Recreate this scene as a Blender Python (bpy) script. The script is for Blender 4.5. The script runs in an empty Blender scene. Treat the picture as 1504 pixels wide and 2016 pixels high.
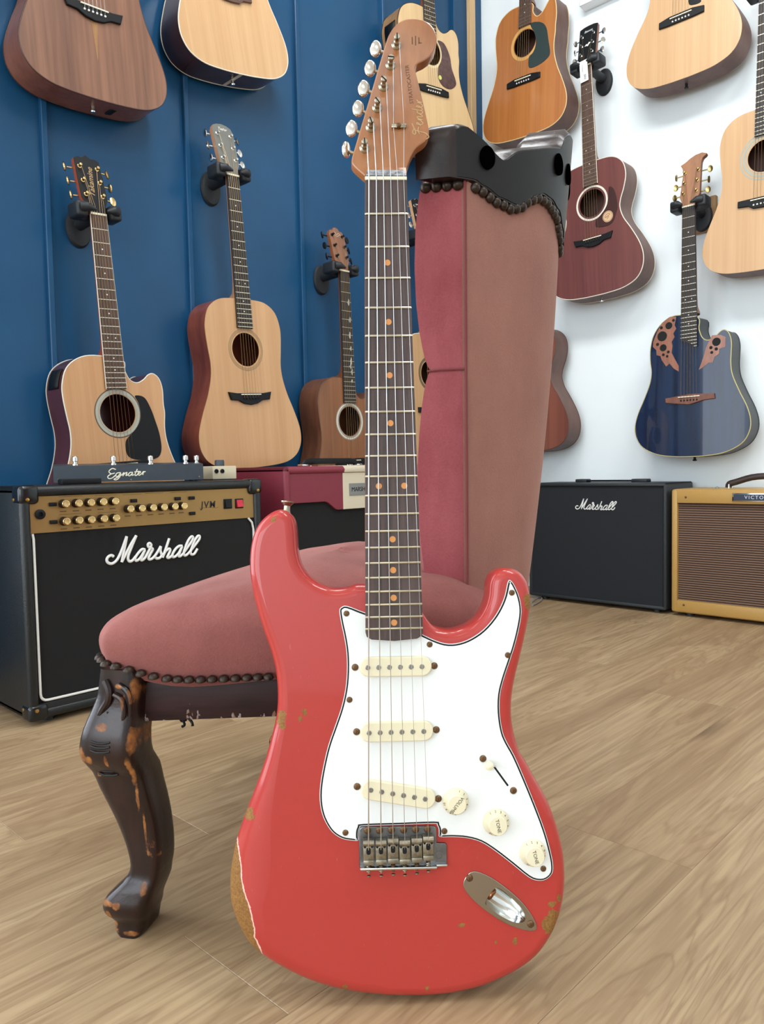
import bpy, bmesh, math, random
from mathutils import Vector, Matrix, geometry
random.seed(7)
R_ = math.radians
sc = bpy.context.scene
COL = sc.collection

# ---------------------------------------------------------------- camera
F, CX, CY = 1500.0, 752.0, 1008.0            # focal length and centre of the 1504 x 2016 frame
CAM = Vector((0, 0, .522))
_y, _p, _r = R_(43.6), R_(3.25), R_(-1.11)
_fw = Vector((-math.sin(_y) * math.cos(_p), math.cos(_y) * math.cos(_p), -math.sin(_p)))
_rt = Vector((math.cos(_y), math.sin(_y), 0))
_up = _rt.cross(_fw)
RT = math.cos(_r) * _rt + math.sin(_r) * _up
UP = -math.sin(_r) * _rt + math.cos(_r) * _up
cd = bpy.data.cameras.new('camera')
cam = bpy.data.objects.new('camera', cd); COL.objects.link(cam)
cd.sensor_fit = 'VERTICAL'; cd.sensor_height = 24; cd.lens = 24 * F / 2016
cd.clip_start = .02
cam.matrix_world = Matrix(((RT.x, UP.x, -_fw.x, CAM.x), (RT.y, UP.y, -_fw.y, CAM.y), (RT.z, UP.z, -_fw.z, CAM.z), (0, 0, 0, 1)))
sc.camera = cam

# ---------------------------------------------------------------- world, light, exposure
w = bpy.data.worlds.new('sky'); sc.world = w; w.use_nodes = True
bg = w.node_tree.nodes['Background']; bg.inputs[0].default_value = (.62, .80, 1, 1); bg.inputs[1].default_value = 1.6
def area(name, loc, rot, sx, sy, watts, col):
    l = bpy.data.lights.new(name, 'AREA'); l.shape = 'RECTANGLE'; l.size = sx; l.size_y = sy; l.energy = watts; l.color = col
    o = bpy.data.objects.new(name, l); COL.objects.link(o); o.location = loc; o.rotation_euler = rot
    return o
area('daylight_shopfront', (.7, -5.04, 1.6), (R_(90), 0, 0), 5.0, 2.5, 158, (.91, .97, 1))
area('daylight_left_window', (-2.06, -1.45, 1.335), (R_(90), 0, R_(-90)), 3.0, 2.35, 84, (.90, .96, 1))
FILL_PANELS = ((-.95, 1.05, 38), (.55, 1.05, 38), (-.75, -.9, 0), (.9, -.9, 0))   # unseen panels added to brighten wall and floor: x, y, tilt towards white wall
for _i, _q in enumerate(FILL_PANELS): area('added_fill_light', (_q[0], _q[1], 2.90), (R_(_q[2]), 0, 0), 1.1, .5, (34, 36, 4, 4)[_i], (.97, .99, 1))
vs = sc.view_settings
vs.view_transform = 'Standard'; vs.look = 'None'; vs.gamma = 1; vs.use_curve_mapping = False
vs.exposure = 0.1

# ---------------------------------------------------------------- pixel -> point on a wall / floor plane
def ray(x, y): return RT * ((x - CX) / F) - UP * ((y - CY) / F) + _fw
def onp(px, axis, c):
    d = ray(*px); return CAM + d * ((c - CAM[axis]) / d[axis])
def onplane(px, p0, n):
    d = ray(*px); return CAM + d * ((p0 - CAM).dot(n) / d.dot(n))

# ---------------------------------------------------------------- materials
def lin(h):
    if not isinstance(h, str): return tuple(h)
    c = [int(h[i:i + 2], 16) / 255 for i in (0, 2, 4)]
    return tuple(v / 12.92 if v <= .04045 else ((v + .055) / 1.055) ** 2.4 for v in c)
class NT:
    def __init__(s, name):
        s.m = bpy.data.materials.new(name); s.m.use_nodes = True; s.t = s.m.node_tree
        s.b = s.t.nodes['Principled BSDF']
    def n(s, typ, ins=None, **kw):
        o = s.t.nodes.new(typ)
        for k, v in kw.items(): setattr(o, k, v)
        for k, v in (ins or {}).items():
            if hasattr(v, 'is_output'): s.t.links.new(v, o.inputs[k])
            else: o.inputs[k].default_value = v
        return o
    def link(s, a, b): s.t.links.new(a, b)
    def math(s, op, a, b=0.0, c=0.0):
        o = s.n('ShaderNodeMath', {0: a, 1: b, 2: c}, operation=op); return o.outputs[0]
    def ramp(s, fac, stops):
        o = s.n('ShaderNodeValToRGB', {0: fac}); e = o.color_ramp.elements
        while len(e) < len(stops): e.new(.5)
        for i, (p, c) in enumerate(stops): e[i].position = p; e[i].color = (*lin(c), 1)
        return o.outputs[0]
    def mix(s, f, a, b):
        o = s.n('ShaderNodeMix', data_type='RGBA')
        for k, v in ((0, f), (6, a), (7, b)):
            if hasattr(v, 'is_output'): s.t.links.new(v, o.inputs[k])
            else: o.inputs[k].default_value = v if k == 0 else (*lin(v), 1)
        return o.outputs[2]
    def noise(s, vec, scale, detail=4, rough=.55, dist=0):
        return s.n('ShaderNodeTexNoise', {'Vector': vec, 'Scale': scale, 'Detail': detail, 'Roughness': rough, 'Distortion': dist}).outputs[0]
    def coord(s, scale=(1, 1, 1), kind='Object'):
        t = s.n('ShaderNodeTexCoord'); return s.n('ShaderNodeMapping', {'Vector': t.outputs[kind], 'Scale': scale}).outputs[0]
    def bump(s, h, strength, dist=.001):
        o = s.n('ShaderNodeBump', {'Height': h, 'Strength': strength, 'Distance': dist}); s.link(o.outputs[0], s.b.inputs['Normal'])
    def set(s, **kw):
        for k, v in kw.items():
            i = s.b.inputs[k.replace('_', ' ')]
            if hasattr(v, 'is_output'): s.link(v, i)
            elif i.type == 'RGBA': i.default_value = (*lin(v), 1)
            else: i.default_value = v
        return s.m
MATS = {}
def mat(name, col, rough=.5, metal=0, var=.0, vscale=20, bump=0, bscale=200, bdist=.0006, **kw):
    if name in MATS: return MATS[name]
    t = NT(name); c = lin(col)
    if var or bump:
        co = t.coord()
    if var:
        d = tuple(max(0, v * (1 - var)) for v in c); l = tuple(min(1, v * (1 + var)) for v in c)
        t.set(Base_Color=t.ramp(t.noise(co, vscale), [(.3, d), (.7, l)]))
    else: t.set(Base_Color=c)
    if bump: t.bump(t.noise(co, bscale, 3), bump, bdist)
    MATS[name] = t.set(Roughness=rough, Metallic=metal, **kw); return MATS[name]
def wood(name, light, dark, scale=30, stretch=.05, rough=.35, coat=0, axis=1, dist=.4, bands=0):
    if name in MATS: return MATS[name]
    t = NT(name); s = [1, 1, 1]; s[axis] = stretch
    co = t.coord(s); a = t.noise(co, scale, 5, .6, dist); b = t.noise(co, scale * 6, 3, .5)
    f = t.math('ADD', t.math('MULTIPLY', a, .7), t.math('MULTIPLY', b, .3))
    t.set(Base_Color=t.ramp(f, [(.34, dark), (.62, light)]), Roughness=rough, Coat_Weight=coat, Coat_Roughness=.08)
    t.bump(b, .15, .0003); MATS[name] = t.m; return t.m

# ---------------------------------------------------------------- mesh helpers
def ccw(p):
    a = sum(p[i][0] * p[(i + 1) % len(p)][1] - p[(i + 1) % len(p)][0] * p[i][1] for i in range(len(p)))
    return list(p) if a > 0 else list(reversed(p))
def catmull(pts, k=4, closed=True):
    n = len(pts); out = []
    rng = range(n) if closed else range(n - 1)
    g = (lambda i: pts[i % n]) if closed else (lambda i: pts[min(max(i, 0), n - 1)])
    for i in rng:
        a, b, c, d = (Vector(g(i + j)) for j in (-1, 0, 1, 2))
        for s in range(k):
            t = s / k
            out.append(.5 * ((2 * b) + (c - a) * t + (2 * a - 5 * b + 4 * c - d) * t * t + (3 * b - a - 3 * c + d) * t ** 3))
    if not closed: out.append(Vector(pts[-1]))
    return [tuple(v) for v in out]
def inset(p, d):
    n = len(p); out = []
    for i in range(n):
        a, b, c = Vector(p[i - 1][:2]), Vector(p[i][:2]), Vector(p[(i + 1) % n][:2])
        e1, e2 = (b - a), (c - b)
        e1 = e1.normalized() if e1.length > 1e-9 else Vector((1, 0)); e2 = e2.normalized() if e2.length > 1e-9 else e1
        n1, n2 = Vector((-e1.y, e1.x)), Vector((-e2.y, e2.x))
        m = n1 + n2
        m = m.normalized() if m.length > 1e-6 else n1
        dd = d[i] if hasattr(d, '__len__') else d
        k = dd / max(.5, m.dot(n1)); q = b + m * k
        out.append((q.x, q.y))
    return out
def circle(cx, cy, r, n=24, ry=None):
    return [(cx + r * math.cos(2 * math.pi * i / n), cy + (ry or r) * math.sin(2 * math.pi * i / n)) for i in range(n)]
def rrect(x0, y0, x1, y1, r, k=5):
    out = []
    for cx, cy, a in ((x1 - r, y0 + r, -90), (x1 - r, y1 - r, 0), (x0 + r, y1 - r, 90), (x0 + r, y0 + r, 180)):
        for i in range(k + 1):
            t = R_(a + 90 * i / k); out.append((cx + r * math.cos(t), cy + r * math.sin(t)))
    return out
class G:
    def __init__(s): s.v = []; s.f = []
    def add(s, vs_, fs, M=None):
        o = len(s.v)
        s.v += [tuple(M @ Vector(q)) if M else tuple(q) for q in vs_]
        s.f += [tuple(o + i for i in f) for f in fs]; return s
    def box(s, x0, y0, z0, x1, y1, z1, M=None, b=0, seg=2):
        if b:
            bm = bmesh.new(); bmesh.ops.create_cube(bm, size=1)
            for q in bm.verts: q.co = Vector(((x0 + x1) / 2 + q.co.x * (x1 - x0), (y0 + y1) / 2 + q.co.y * (y1 - y0), (z0 + z1) / 2 + q.co.z * (z1 - z0)))
            bmesh.ops.bevel(bm, geom=bm.edges[:], offset=b, segments=seg, profile=.5, affect='EDGES')
            bm.verts.index_update()
            s.add([q.co.copy() for q in bm.verts], [[q.index for q in f.verts] for f in bm.faces], M); bm.free(); return s
        return s.add([(x0, y0, z0), (x1, y0, z0), (x1, y1, z0), (x0, y1, z0), (x0, y0, z1), (x1, y0, z1), (x1, y1, z1), (x0, y1, z1)],
                     [(0, 3, 2, 1), (4, 5, 6, 7), (0, 1, 5, 4), (1, 2, 6, 5), (2, 3, 7, 6), (3, 0, 4, 7)], M)
    def loft(s, rings, closed=True, cap0=True, cap1=True, M=None):
        n = len(rings[0]); V = [q for r in rings for q in r]; Fs = []
        for k in range(len(rings) - 1):
            for i in range(n if closed else n - 1):
                j = (i + 1) % n; Fs.append((k * n + i, k * n + j, (k + 1) * n + j, (k + 1) * n + i))
        if closed and cap0: Fs.append(tuple(reversed(range(n))))
        if closed and cap1: Fs.append(tuple((len(rings) - 1) * n + i for i in range(n)))
        return s.add(V, Fs, M)
    def cap(s, outer, holes, z, up=True, M=None):
        polys = [[Vector((q[0], q[1], 0)) for q in outer]] + [[Vector((q[0], q[1], 0)) for q in h] for h in holes]
        V = [(q.x, q.y, z) for p in polys for q in p]; T = geometry.tessellate_polygon(polys); Fs = []
        for a, b, c in T:
            ar = (V[b][0] - V[a][0]) * (V[c][1] - V[a][1]) - (V[c][0] - V[a][0]) * (V[b][1] - V[a][1])
            if abs(ar) < 1e-14: continue
            Fs.append((a, b, c) if (ar > 0) == up else (a, c, b))
        return s.add(V, Fs, M)
    def prism(s, outline, z0, z1, b=0, holes=(), M=None, seg=2, bot=True):
        o = ccw([tuple(q[:2]) for q in outline]); holes = [ccw(h) for h in holes]
        rings = [[(x, y, z0) for x, y in o]]
        if b:
            rings.append([(x, y, z1 - b) for x, y in o])
            for k in range(1, seg + 1):
                t = math.pi / 2 * k / seg; q = inset(o, b * (1 - math.cos(t)))
                rings.append([(x, y, z1 - b + b * math.sin(t)) for x, y in q])
            top = [(x, y) for x, y, _ in rings[-1]]
        else: rings.append([(x, y, z1) for x, y in o]); top = o
        s.loft(rings, True, False, False, M); s.cap(top, holes, z1, True, M)
        if bot: s.cap(o, holes, z0, False, M)
        for h in holes: s.loft([[(x, y, z1) for x, y in h], [(x, y, z0) for x, y in h]], True, False, False, M)
        return s
    def tube(s, pts, r, seg=8, closed=False, caps=True, M=None, flat=1.0, upv=None):
        P = [Vector(q) for q in pts]; n = len(P); rings = []; prev = None
        for i in range(n):
            if closed: t = P[(i + 1) % n] - P[i - 1]
            else: t = P[min(i + 1, n - 1)] - P[max(i - 1, 0)]
            t.normalize()
            if upv is not None: a = Vector(upv)
            elif prev is None: a = Vector((0, 0, 1)) if abs(t.z) < .9 else Vector((1, 0, 0))
            else: a = prev
            a = (a - t * a.dot(t)).normalized(); prev = a; b = t.cross(a)
            rr = r[i] if hasattr(r, '__len__') else r
            rings.append([tuple(P[i] + (a * math.sin(2 * math.pi * k / seg) * flat + b * math.cos(2 * math.pi * k / seg)) * rr) for k in range(seg)])
        if closed: rings.append(rings[0])
        rings = [list(reversed(q)) for q in rings]
        return s.loft(rings, True, caps and not closed, caps and not closed, M)
    def lathe(s, prof, seg=16, M=None):
        rings = [[(r * math.cos(2 * math.pi * i / seg), r * math.sin(2 * math.pi * i / seg), z) for i in range(seg)] for r, z in prof]
        return s.loft(rings, True, True, True, M)
    def mesh(s, name):
        me = bpy.data.meshes.new(name); me.from_pydata(s.v, [], s.f); me.update(); return me
OFF = Vector((0, 0, 0))
def fin(me, m, smooth):
    me.materials.append(m)
    if smooth:
        me.shade_smooth(); me.set_sharp_from_angle(angle=R_(smooth))
def part(name, g, m, parent=None, smooth=38, loc=None, label=None, kind=None):
    me = g if isinstance(g, bpy.types.Mesh) else g.mesh(name)
    if not len(me.materials): fin(me, m, smooth)
    o = bpy.data.objects.new(name, me); COL.objects.link(o)
    if parent:
        o.parent = parent
        o.location = loc if loc is not None else (OFF if parent.type == 'EMPTY' else (0, 0, 0))
    elif loc is not None: o.location = loc
    if label: o['label'] = label
    if kind: o['kind'] = kind
    return o
def tag(o, label, cat, group=None):
    o['label'] = label; o['category'] = cat
    if group: o['group'] = group
    return o
def thing(name, label, cat, M=None, group=None):
    o = bpy.data.objects.new(name, None); COL.objects.link(o); o.empty_display_size = .05
    if M is not None: o.matrix_world = M
    return tag(o, label, cat, group)
def frame(r, u, n, loc): return Matrix(((r.x, u.x, n.x, loc.x), (r.y, u.y, n.y, loc.y), (r.z, u.z, n.z, loc.z), (0, 0, 0, 1)))
def T(x, y, z=0): return Matrix.Translation((x, y, z))
def RZ(deg): return Matrix.Rotation(R_(deg), 4, 'Z')
def RX(deg): return Matrix.Rotation(R_(deg), 4, 'X')
def RY(deg): return Matrix.Rotation(R_(deg), 4, 'Y')
def text(body, size, depth=.0003, shear=0, M=None, spacing=1, bold=0):
    c = bpy.data.curves.new('t', 'FONT'); c.body = body; c.size = size; c.align_x = 'CENTER'; c.align_y = 'CENTER'
    c.shear = shear; c.extrude = depth; c.space_character = spacing; c.offset = bold; c.resolution_u = 3
    o = bpy.data.objects.new('t', c); COL.objects.link(o)
    me = bpy.data.meshes.new_from_object(o); bpy.data.objects.remove(o); bpy.data.curves.remove(c)
    g = G(); g.add([q.co.copy() for q in me.vertices], [list(f.vertices) for f in me.polygons], M); bpy.data.meshes.remove(me)
    return g
def strokes(lines, r, M=None, flat=.6, seg=6, k=4):
    g = G()
    for l in lines: g.tube(catmull([(*q, 0) if len(q) == 2 else q for q in l], k, False), r, seg, M=M, flat=flat, upv=(0, 0, 1))
    return g

# palette
BLACK = mat('black_plastic', '101214', .5, Specular_IOR_Level=.25)
RUBBER = mat('black_rubber', '1c2024', .55, bump=.2, bscale=300)
CHROME = mat('chrome', 'd8d8d4', .12, 1)
NICKEL = mat('aged_nickel', 'a89f8c', .28, 1, var=.15, vscale=120)
GOLD = mat('gold_metal', 'dcbd84', .22, 1)
BRASS = mat('brass_nail', 'b98f4a', .3, 1)
STEEL = mat('string_steel', 'd8d8d8', .3, 1)
BRONZE = mat('string_bronze', 'a98f6c', .3, 1)
WHITE = mat('white_plastic', 'ece9e2', .35)
CREAM = mat('cream_plastic', 'e6dcbc', .38)
BONE = mat('bone', 'e9e2c8', .4)
PEARL = mat('pearl_inlay', 'dfe0dc', .2)
# ================================================================ the room
XL, YW = -2.03, 2.82                 # blue wall x, white wall y
X1, Y0, ZC = 3.5, -5.1, 3.0
def struct(name, g, m, parent=None, smooth=0, loc=None):
    o = part(name, g, m, parent, smooth, loc)
    if not parent: o['kind'] = 'structure'
    return o
def floor_mat():
    t = NT('oak_floor'); rnd = t.n('ShaderNodeObjectInfo').outputs['Random']
    tc = t.n('ShaderNodeTexCoord').outputs['Object']
    offv = t.n('ShaderNodeCombineXYZ', {0: t.math('MULTIPLY', rnd, 31), 1: t.math('MULTIPLY', rnd, 77), 2: 0.0}).outputs[0]
    v = t.n('ShaderNodeVectorMath', {0: tc, 1: offv}, operation='ADD').outputs[0]
    s1 = t.n('ShaderNodeMapping', {'Vector': v, 'Scale': (1, .11, 1)}).outputs[0]
    s2 = t.n('ShaderNodeMapping', {'Vector': v, 'Scale': (1, .035, 1)}).outputs[0]
    s3 = t.n('ShaderNodeMapping', {'Vector': v, 'Scale': (1, .3, 1)}).outputs[0]
    big = t.noise(s1, 9, 4, .55, 1.4); fine = t.noise(s2, 120, 4, .6, .3)
    wv = t.math('SINE', t.math('MULTIPLY', big, 70)); wv = t.math('MULTIPLY_ADD', wv, .5, .5)
    col = t.ramp(big, [(.3, '957b5d'), (.5, 'ac9270'), (.72, 'bba27f')])
    col = t.mix(t.math('MULTIPLY', t.math('POWER', wv, 4), .42), col, '7d6246')
    col = t.mix(t.math('MULTIPLY', t.ramp(fine, [(.42, (1, 1, 1)), (.6, (0, 0, 0))]), .34), col, '785a3e')
    vor = t.n('ShaderNodeTexVoronoi', {'Vector': t.n('ShaderNodeVectorMath', {0: s3, 1: t.n('ShaderNodeVectorMath', {0: (.03, .03, 0), 1: t.n('ShaderNodeTexNoise', {'Vector': s3, 'Scale': 30.0}).outputs[1]}, operation='MULTIPLY').outputs[0]}, operation='ADD').outputs[0], 'Scale': 5.0})
    kn = t.ramp(vor.outputs['Distance'], [(.03, (1, 1, 1)), (.17, (0, 0, 0))])
    gate = t.math('GREATER_THAN', t.n('ShaderNodeSeparateColor', {0: vor.outputs['Color']}).outputs[0], .42)
    col = t.mix(t.math('MULTIPLY', t.math('MULTIPLY', kn, gate), .8), col, '4d3a2b')
    col = t.mix(t.math('MULTIPLY', rnd, .22), col, '9a7b58')
    t.set(Base_Color=col, Roughness=.42, Specular_IOR_Level=.45); t.bump(fine, .12, .0006)
    return t.m
floor = struct('floor', G().box(XL - .1, Y0 - .1, -.06, X1 + .1, YW + .1, -.009), mat('floor_screed', '4a3d30', .8))
OAK = floor_mat(); PW = .184
x = XL; c = 0; plank_mesh = {}
while x < X1:
    y = Y0 - random.random() * 1.1
    while y < YW:
        a, b = max(y, Y0), min(y + 1.22, YW); ln = round(b - a, 2)
        if ln > .05:
            if ln not in plank_mesh:
                me = G().box(0, 0, -.008, PW - .0003, ln - .0003, 0, b=.0005, seg=1).mesh('plank'); fin(me, OAK, 0); plank_mesh[ln] = me
            part('plank', plank_mesh[ln], OAK, floor, loc=(x, a, 0))
        y += 1.22
    x += PW
PLASTER = mat('white_plaster', 'ebf2f4', .75, bump=.12, bscale=60, bdist=.002)
def blue_mat():
    t = NT('blue_wall_paint'); co = t.coord(); st = t.coord((1, 1, .08))
    n = t.noise(co, 3, 3); d = t.noise(co, 14, 2)
    t.set(Base_Color=t.ramp(n, [(.3, '194569'), (.7, '1d4d73')]), Roughness=.30, Specular_IOR_Level=.25)
    t.bump(t.math('ADD', t.math('MULTIPLY', t.noise(st, 9, 2), 1.0), t.math('MULTIPLY', d, .25)), .25, .004); return t.m
BLUE = blue_mat()
struct('wall_right', G().box(XL - .1, YW, 0, X1 + .1, YW + .1, ZC), PLASTER)
WY0, WY1, WZ0, WZ1 = -2.95, .05, .16, 2.51            # window in the blue wall, behind the viewer's left shoulder
g = G()
for b_ in ((Y0 - .1, 0, WY0, ZC), (WY1, 0, YW, ZC), (WY0, 0, WY1, WZ0), (WY0, WZ1, WY1, ZC)): g.box(XL - .1, b_[0], b_[1], XL - .012, b_[2], b_[3])
wl = struct('wall_left', g, BLUE)
bat = [onp(p, 0, XL).y for p in ((85, 280), (362, 200), (584, 200), (752, 100))]
step = (bat[3] - bat[0]) / 3
edges = [WY1, bat[0] - step, bat[0], onp((188, 270), 0, XL).y, bat[1], onp((446, 250), 0, XL).y, bat[2], bat[3], bat[3] + step, YW]
for i in range(len(edges) - 1):
    d = (0, -.001, .0, -.0015)[i % 4]
    part('board', G().box(XL - .02, edges[i] + .0002, .0, XL + d, edges[i + 1] - .0002, ZC), BLUE, wl, 0)
for k in range(5):
    part('board', G().box(XL - .02, Y0 + k * .43 + .0002, 0, XL, min(WY0, Y0 + (k + 1) * .43), ZC), BLUE, wl, 0)
for z0, z1 in ((0, WZ0), (WZ1, ZC)): part('board', G().box(XL - .02, WY0, z0, XL, WY1, z1), BLUE, wl, 0)
for yb in [bat[0] - step] + bat + [bat[3] + step]:
    part('batten', G().box(XL - .006, yb - .008, 0, XL + .014, yb + .008, ZC, b=.002, seg=1), BLUE, wl, 0)
ty = onp((919, 60), 0, XL).y
struct('trim_1', G().box(XL - .004, ty, 0, XL + .020, ty + .036, ZC, b=.002, seg=1), wood('raw_pine', 'd9b98d', 'c49d6d', 40, .04, .6, axis=2))
struct('ceiling', G().box(XL - .1, Y0 - .1, ZC, X1 + .1, YW + .1, ZC + .1), mat('ceiling_white', 'ecebe6', .8))
g = G()
for bx in ((XL - .1, 0, -1.8, ZC), (3.2, 0, X1 + .1, ZC), (-1.8, 0, 3.2, .35), (-1.8, 2.85, 3.2, ZC)): g.box(bx[0], Y0 - .1, bx[1], bx[2], Y0, bx[3])
struct('wall_back', g, PLASTER)
struct('wall_side', G().box(X1, Y0 - .1, 0, X1 + .1, YW + .1, ZC), PLASTER)
def window(name, x0, x1, z0, z1, n, M):
    g = G(); b = .05
    g.box(x0, -.03, z0, x1, .03, z0 + b, M); g.box(x0, -.03, z1 - b, x1, .03, z1, M)
    for i in range(n + 1):
        xx = x0 + (x1 - x0 - b) * i / n; g.box(xx, -.03, z0, xx + b, .03, z1, M)
    g.box(x0, -.02, z0 + (z1 - z0) * .62, x1, .02, z0 + (z1 - z0) * .62 + .04, M)
    struct(name, g, mat('window_frame_white', 'e8e8e4', .4))
window('window_1', -1.8, 3.2, .35, 2.85, 4, T(0, Y0 - .03))
window('window_2', WY0, WY1, WZ0, WZ1, 3, T(XL - .03, 0) @ RZ(90))
# cable duct on the white wall
dp = onp((1185, 3), 1, YW)
tag(part('cable_duct', G().box(dp.x - .07, YW - .05, dp.z - .012, dp.x + .35, YW, dp.z + .05, b=.003, seg=1), mat('duct_white', 'eef0f0', .5)), 'small white box duct high on the white wall', 'duct')

for q in FILL_PANELS:  # housings for the added fill panels, all out of view
    lt = thing('added_fill_panel', ('added unseen panel light tilted to brighten the white wall' if q[2] else 'added unseen panel light hung level from the ceiling'), 'light', T(q[0], q[1], 2.925) @ RX(q[2]), 'tilted added fill lights' if q[2] else 'level added fill lights')
    part('fill_panel_frame', G().box(-.58, -.28, 0, .58, .28, .03, b=.004), mat('window_frame_white', 'e8e8e4', .4), lt)
    part('added_diffuser', G().box(-.56, -.26, -.006, .56, .26, .001), mat('fill_panel_diffuser', 'f4f4f0', .6), lt, 0)
    for s_ in (-1, 1): part('added_suspension_wire', G().tube([(s_ * .5, 0, .02), tuple((T(q[0], q[1], 2.925) @ RX(q[2])).inverted() @ Vector((q[0] + s_ * .5, q[1], ZC)))], .003, 6), mat('window_frame_white', 'e8e8e4', .4), lt)
# ================================================================ red electric guitar
ER = Vector((.69549, .7185, -.00654)); EU = Vector((-.0796, .08609, .9931)); EN = Vector((.71411, -.69018, .11706))
ENUT = CAM + Vector((-.54142, .58392, .2949))
def el(px, n=0.0):
    p = onplane(px, ENUT + EN * n, EN) - ENUT; return (p.dot(ER), p.dot(EU))
def els(l, n): return [el(q, n) for q in l]
EBASE = Vector((0, -.8185, -.034))
OFF = -EBASE
eg = thing('electric_guitar', 'coral red electric guitar with white pickguard leaning on the pink chair', 'guitar',
           frame(ER, EU, EN, ENUT + ER * EBASE.x + EU * EBASE.y + EN * EBASE.z))
BT = -.011                                       # body top below the fretboard face
body_px = [(700,1150),(688.7,1154.4),(666,1157.6),(643.5,1154.4),(620.8,1143),(602.8,1127.3),(591.5,1107),(585.6,1082),(583.8,1050.4),(581,1027.8),(575.6,1015),(566.6,1007),(553,1003),(537.2,1007.5),(521.4,1018.8),(507.8,1034.6),(498.8,1055),(493.4,1082),(492,1113.7),(494.3,1140.8),(498.8,1168),(507.8,1204),(519,1240.3),(530.4,1272),(539.5,1303.6),(544.9,1335.3),(546.7,1367),(545.8,1394),(541.7,1421),(535,1448.3),(521.4,1496.5),(505,1543),(489,1585),(475,1622),(463,1659),(454,1701),(450,1738.6),(451.6,1775.8),(461,1808),(475,1836),(491,1859.6),(519,1883),(551.7,1902),(593.6,1922.4),(640,1938.7),(691,1950),(742.5,1956),(798,1958),(849.6,1957),(896,1951.7),(942.6,1941),(984.5,1924.7),(1021.8,1905),(1054,1880.5),(1077.6,1850),(1094,1817.7),(1105.5,1780),(1111,1738.6),(1110,1696.7),(1104.6,1659),(1091.6,1613),(1075,1571),(1054,1533.8),(1036,1501),(1023,1480),(1014,1452.8),(1007.4,1421),(1006,1389.5),(1008.8,1358),(1015,1326),(1023,1294.6),(1031.4,1258),(1039,1222),(1044,1186),(1041,1159),(1034.5,1141),(1023,1126.4),(1007.4,1119),(989.3,1118),(975.8,1123.7),(966.7,1134),(962,1150),(960,1172.5),(953,1195),(939.6,1215.5),(919,1231),(892,1239.4),(865,1236.7),(847,1226.8),(828,1200),(800,1160),(735,1150)]
bo = ccw(catmull(els(body_px, -.02), 3))
nb_ = len(bo)
cx0, cy0 = el((462, 1720), BT)
wts = [math.exp(-((q[1] - cy0) / .075) ** 2) if q[0] < -.02 else 0 for q in bo]
jack_c = el((990, 1780), BT)
jd = Vector(el((1045, 1815), BT)) - Vector(el((925, 1725), BT)); jang = math.atan2(jd.y, jd.x)
JM = T(jack_c[0], jack_c[1]) @ Matrix.Rotation(jang, 4, 'Z')
def jpt(x, y): q = JM @ Vector((x, y, 0)); return (q.x, q.y)
jhole = [jpt(*q) for q in catmull([(-.0165, 0), (-.0155, .0085), (-.010, .0105), (.006, .0098), (.020, .0066), (.0265, 0), (.020, -.0066), (.006, -.0098), (-.010, -.0105), (-.0155, -.0085)], 3)]
rings = []; TH = .0445
for k in range(6):                                # back edge
    a = math.pi / 2 * (1 - k / 5); q = inset(bo, .011 * (1 - math.cos(a)))
    rings.append([(x_, y_, BT - TH + .011 - .011 * math.sin(a)) for x_, y_ in q])
for k in range(9):                                # top edge, with a wider forearm chamfer
    a = math.pi / 2 * k / 8
    q = inset(bo, [(.0105 + .030 * w_) * (1 - math.cos(a)) for w_ in wts])
    rings.append([(q[i][0], q[i][1], BT - (.0105 + .010 * wts[i]) * (1 - math.sin(a))) for i in range(nb_)])
g = G().loft(rings, True, True, False); g.cap([(x_, y_) for x_, y_, z_ in rings[-1]], [ccw(jhole)], BT)
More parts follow.
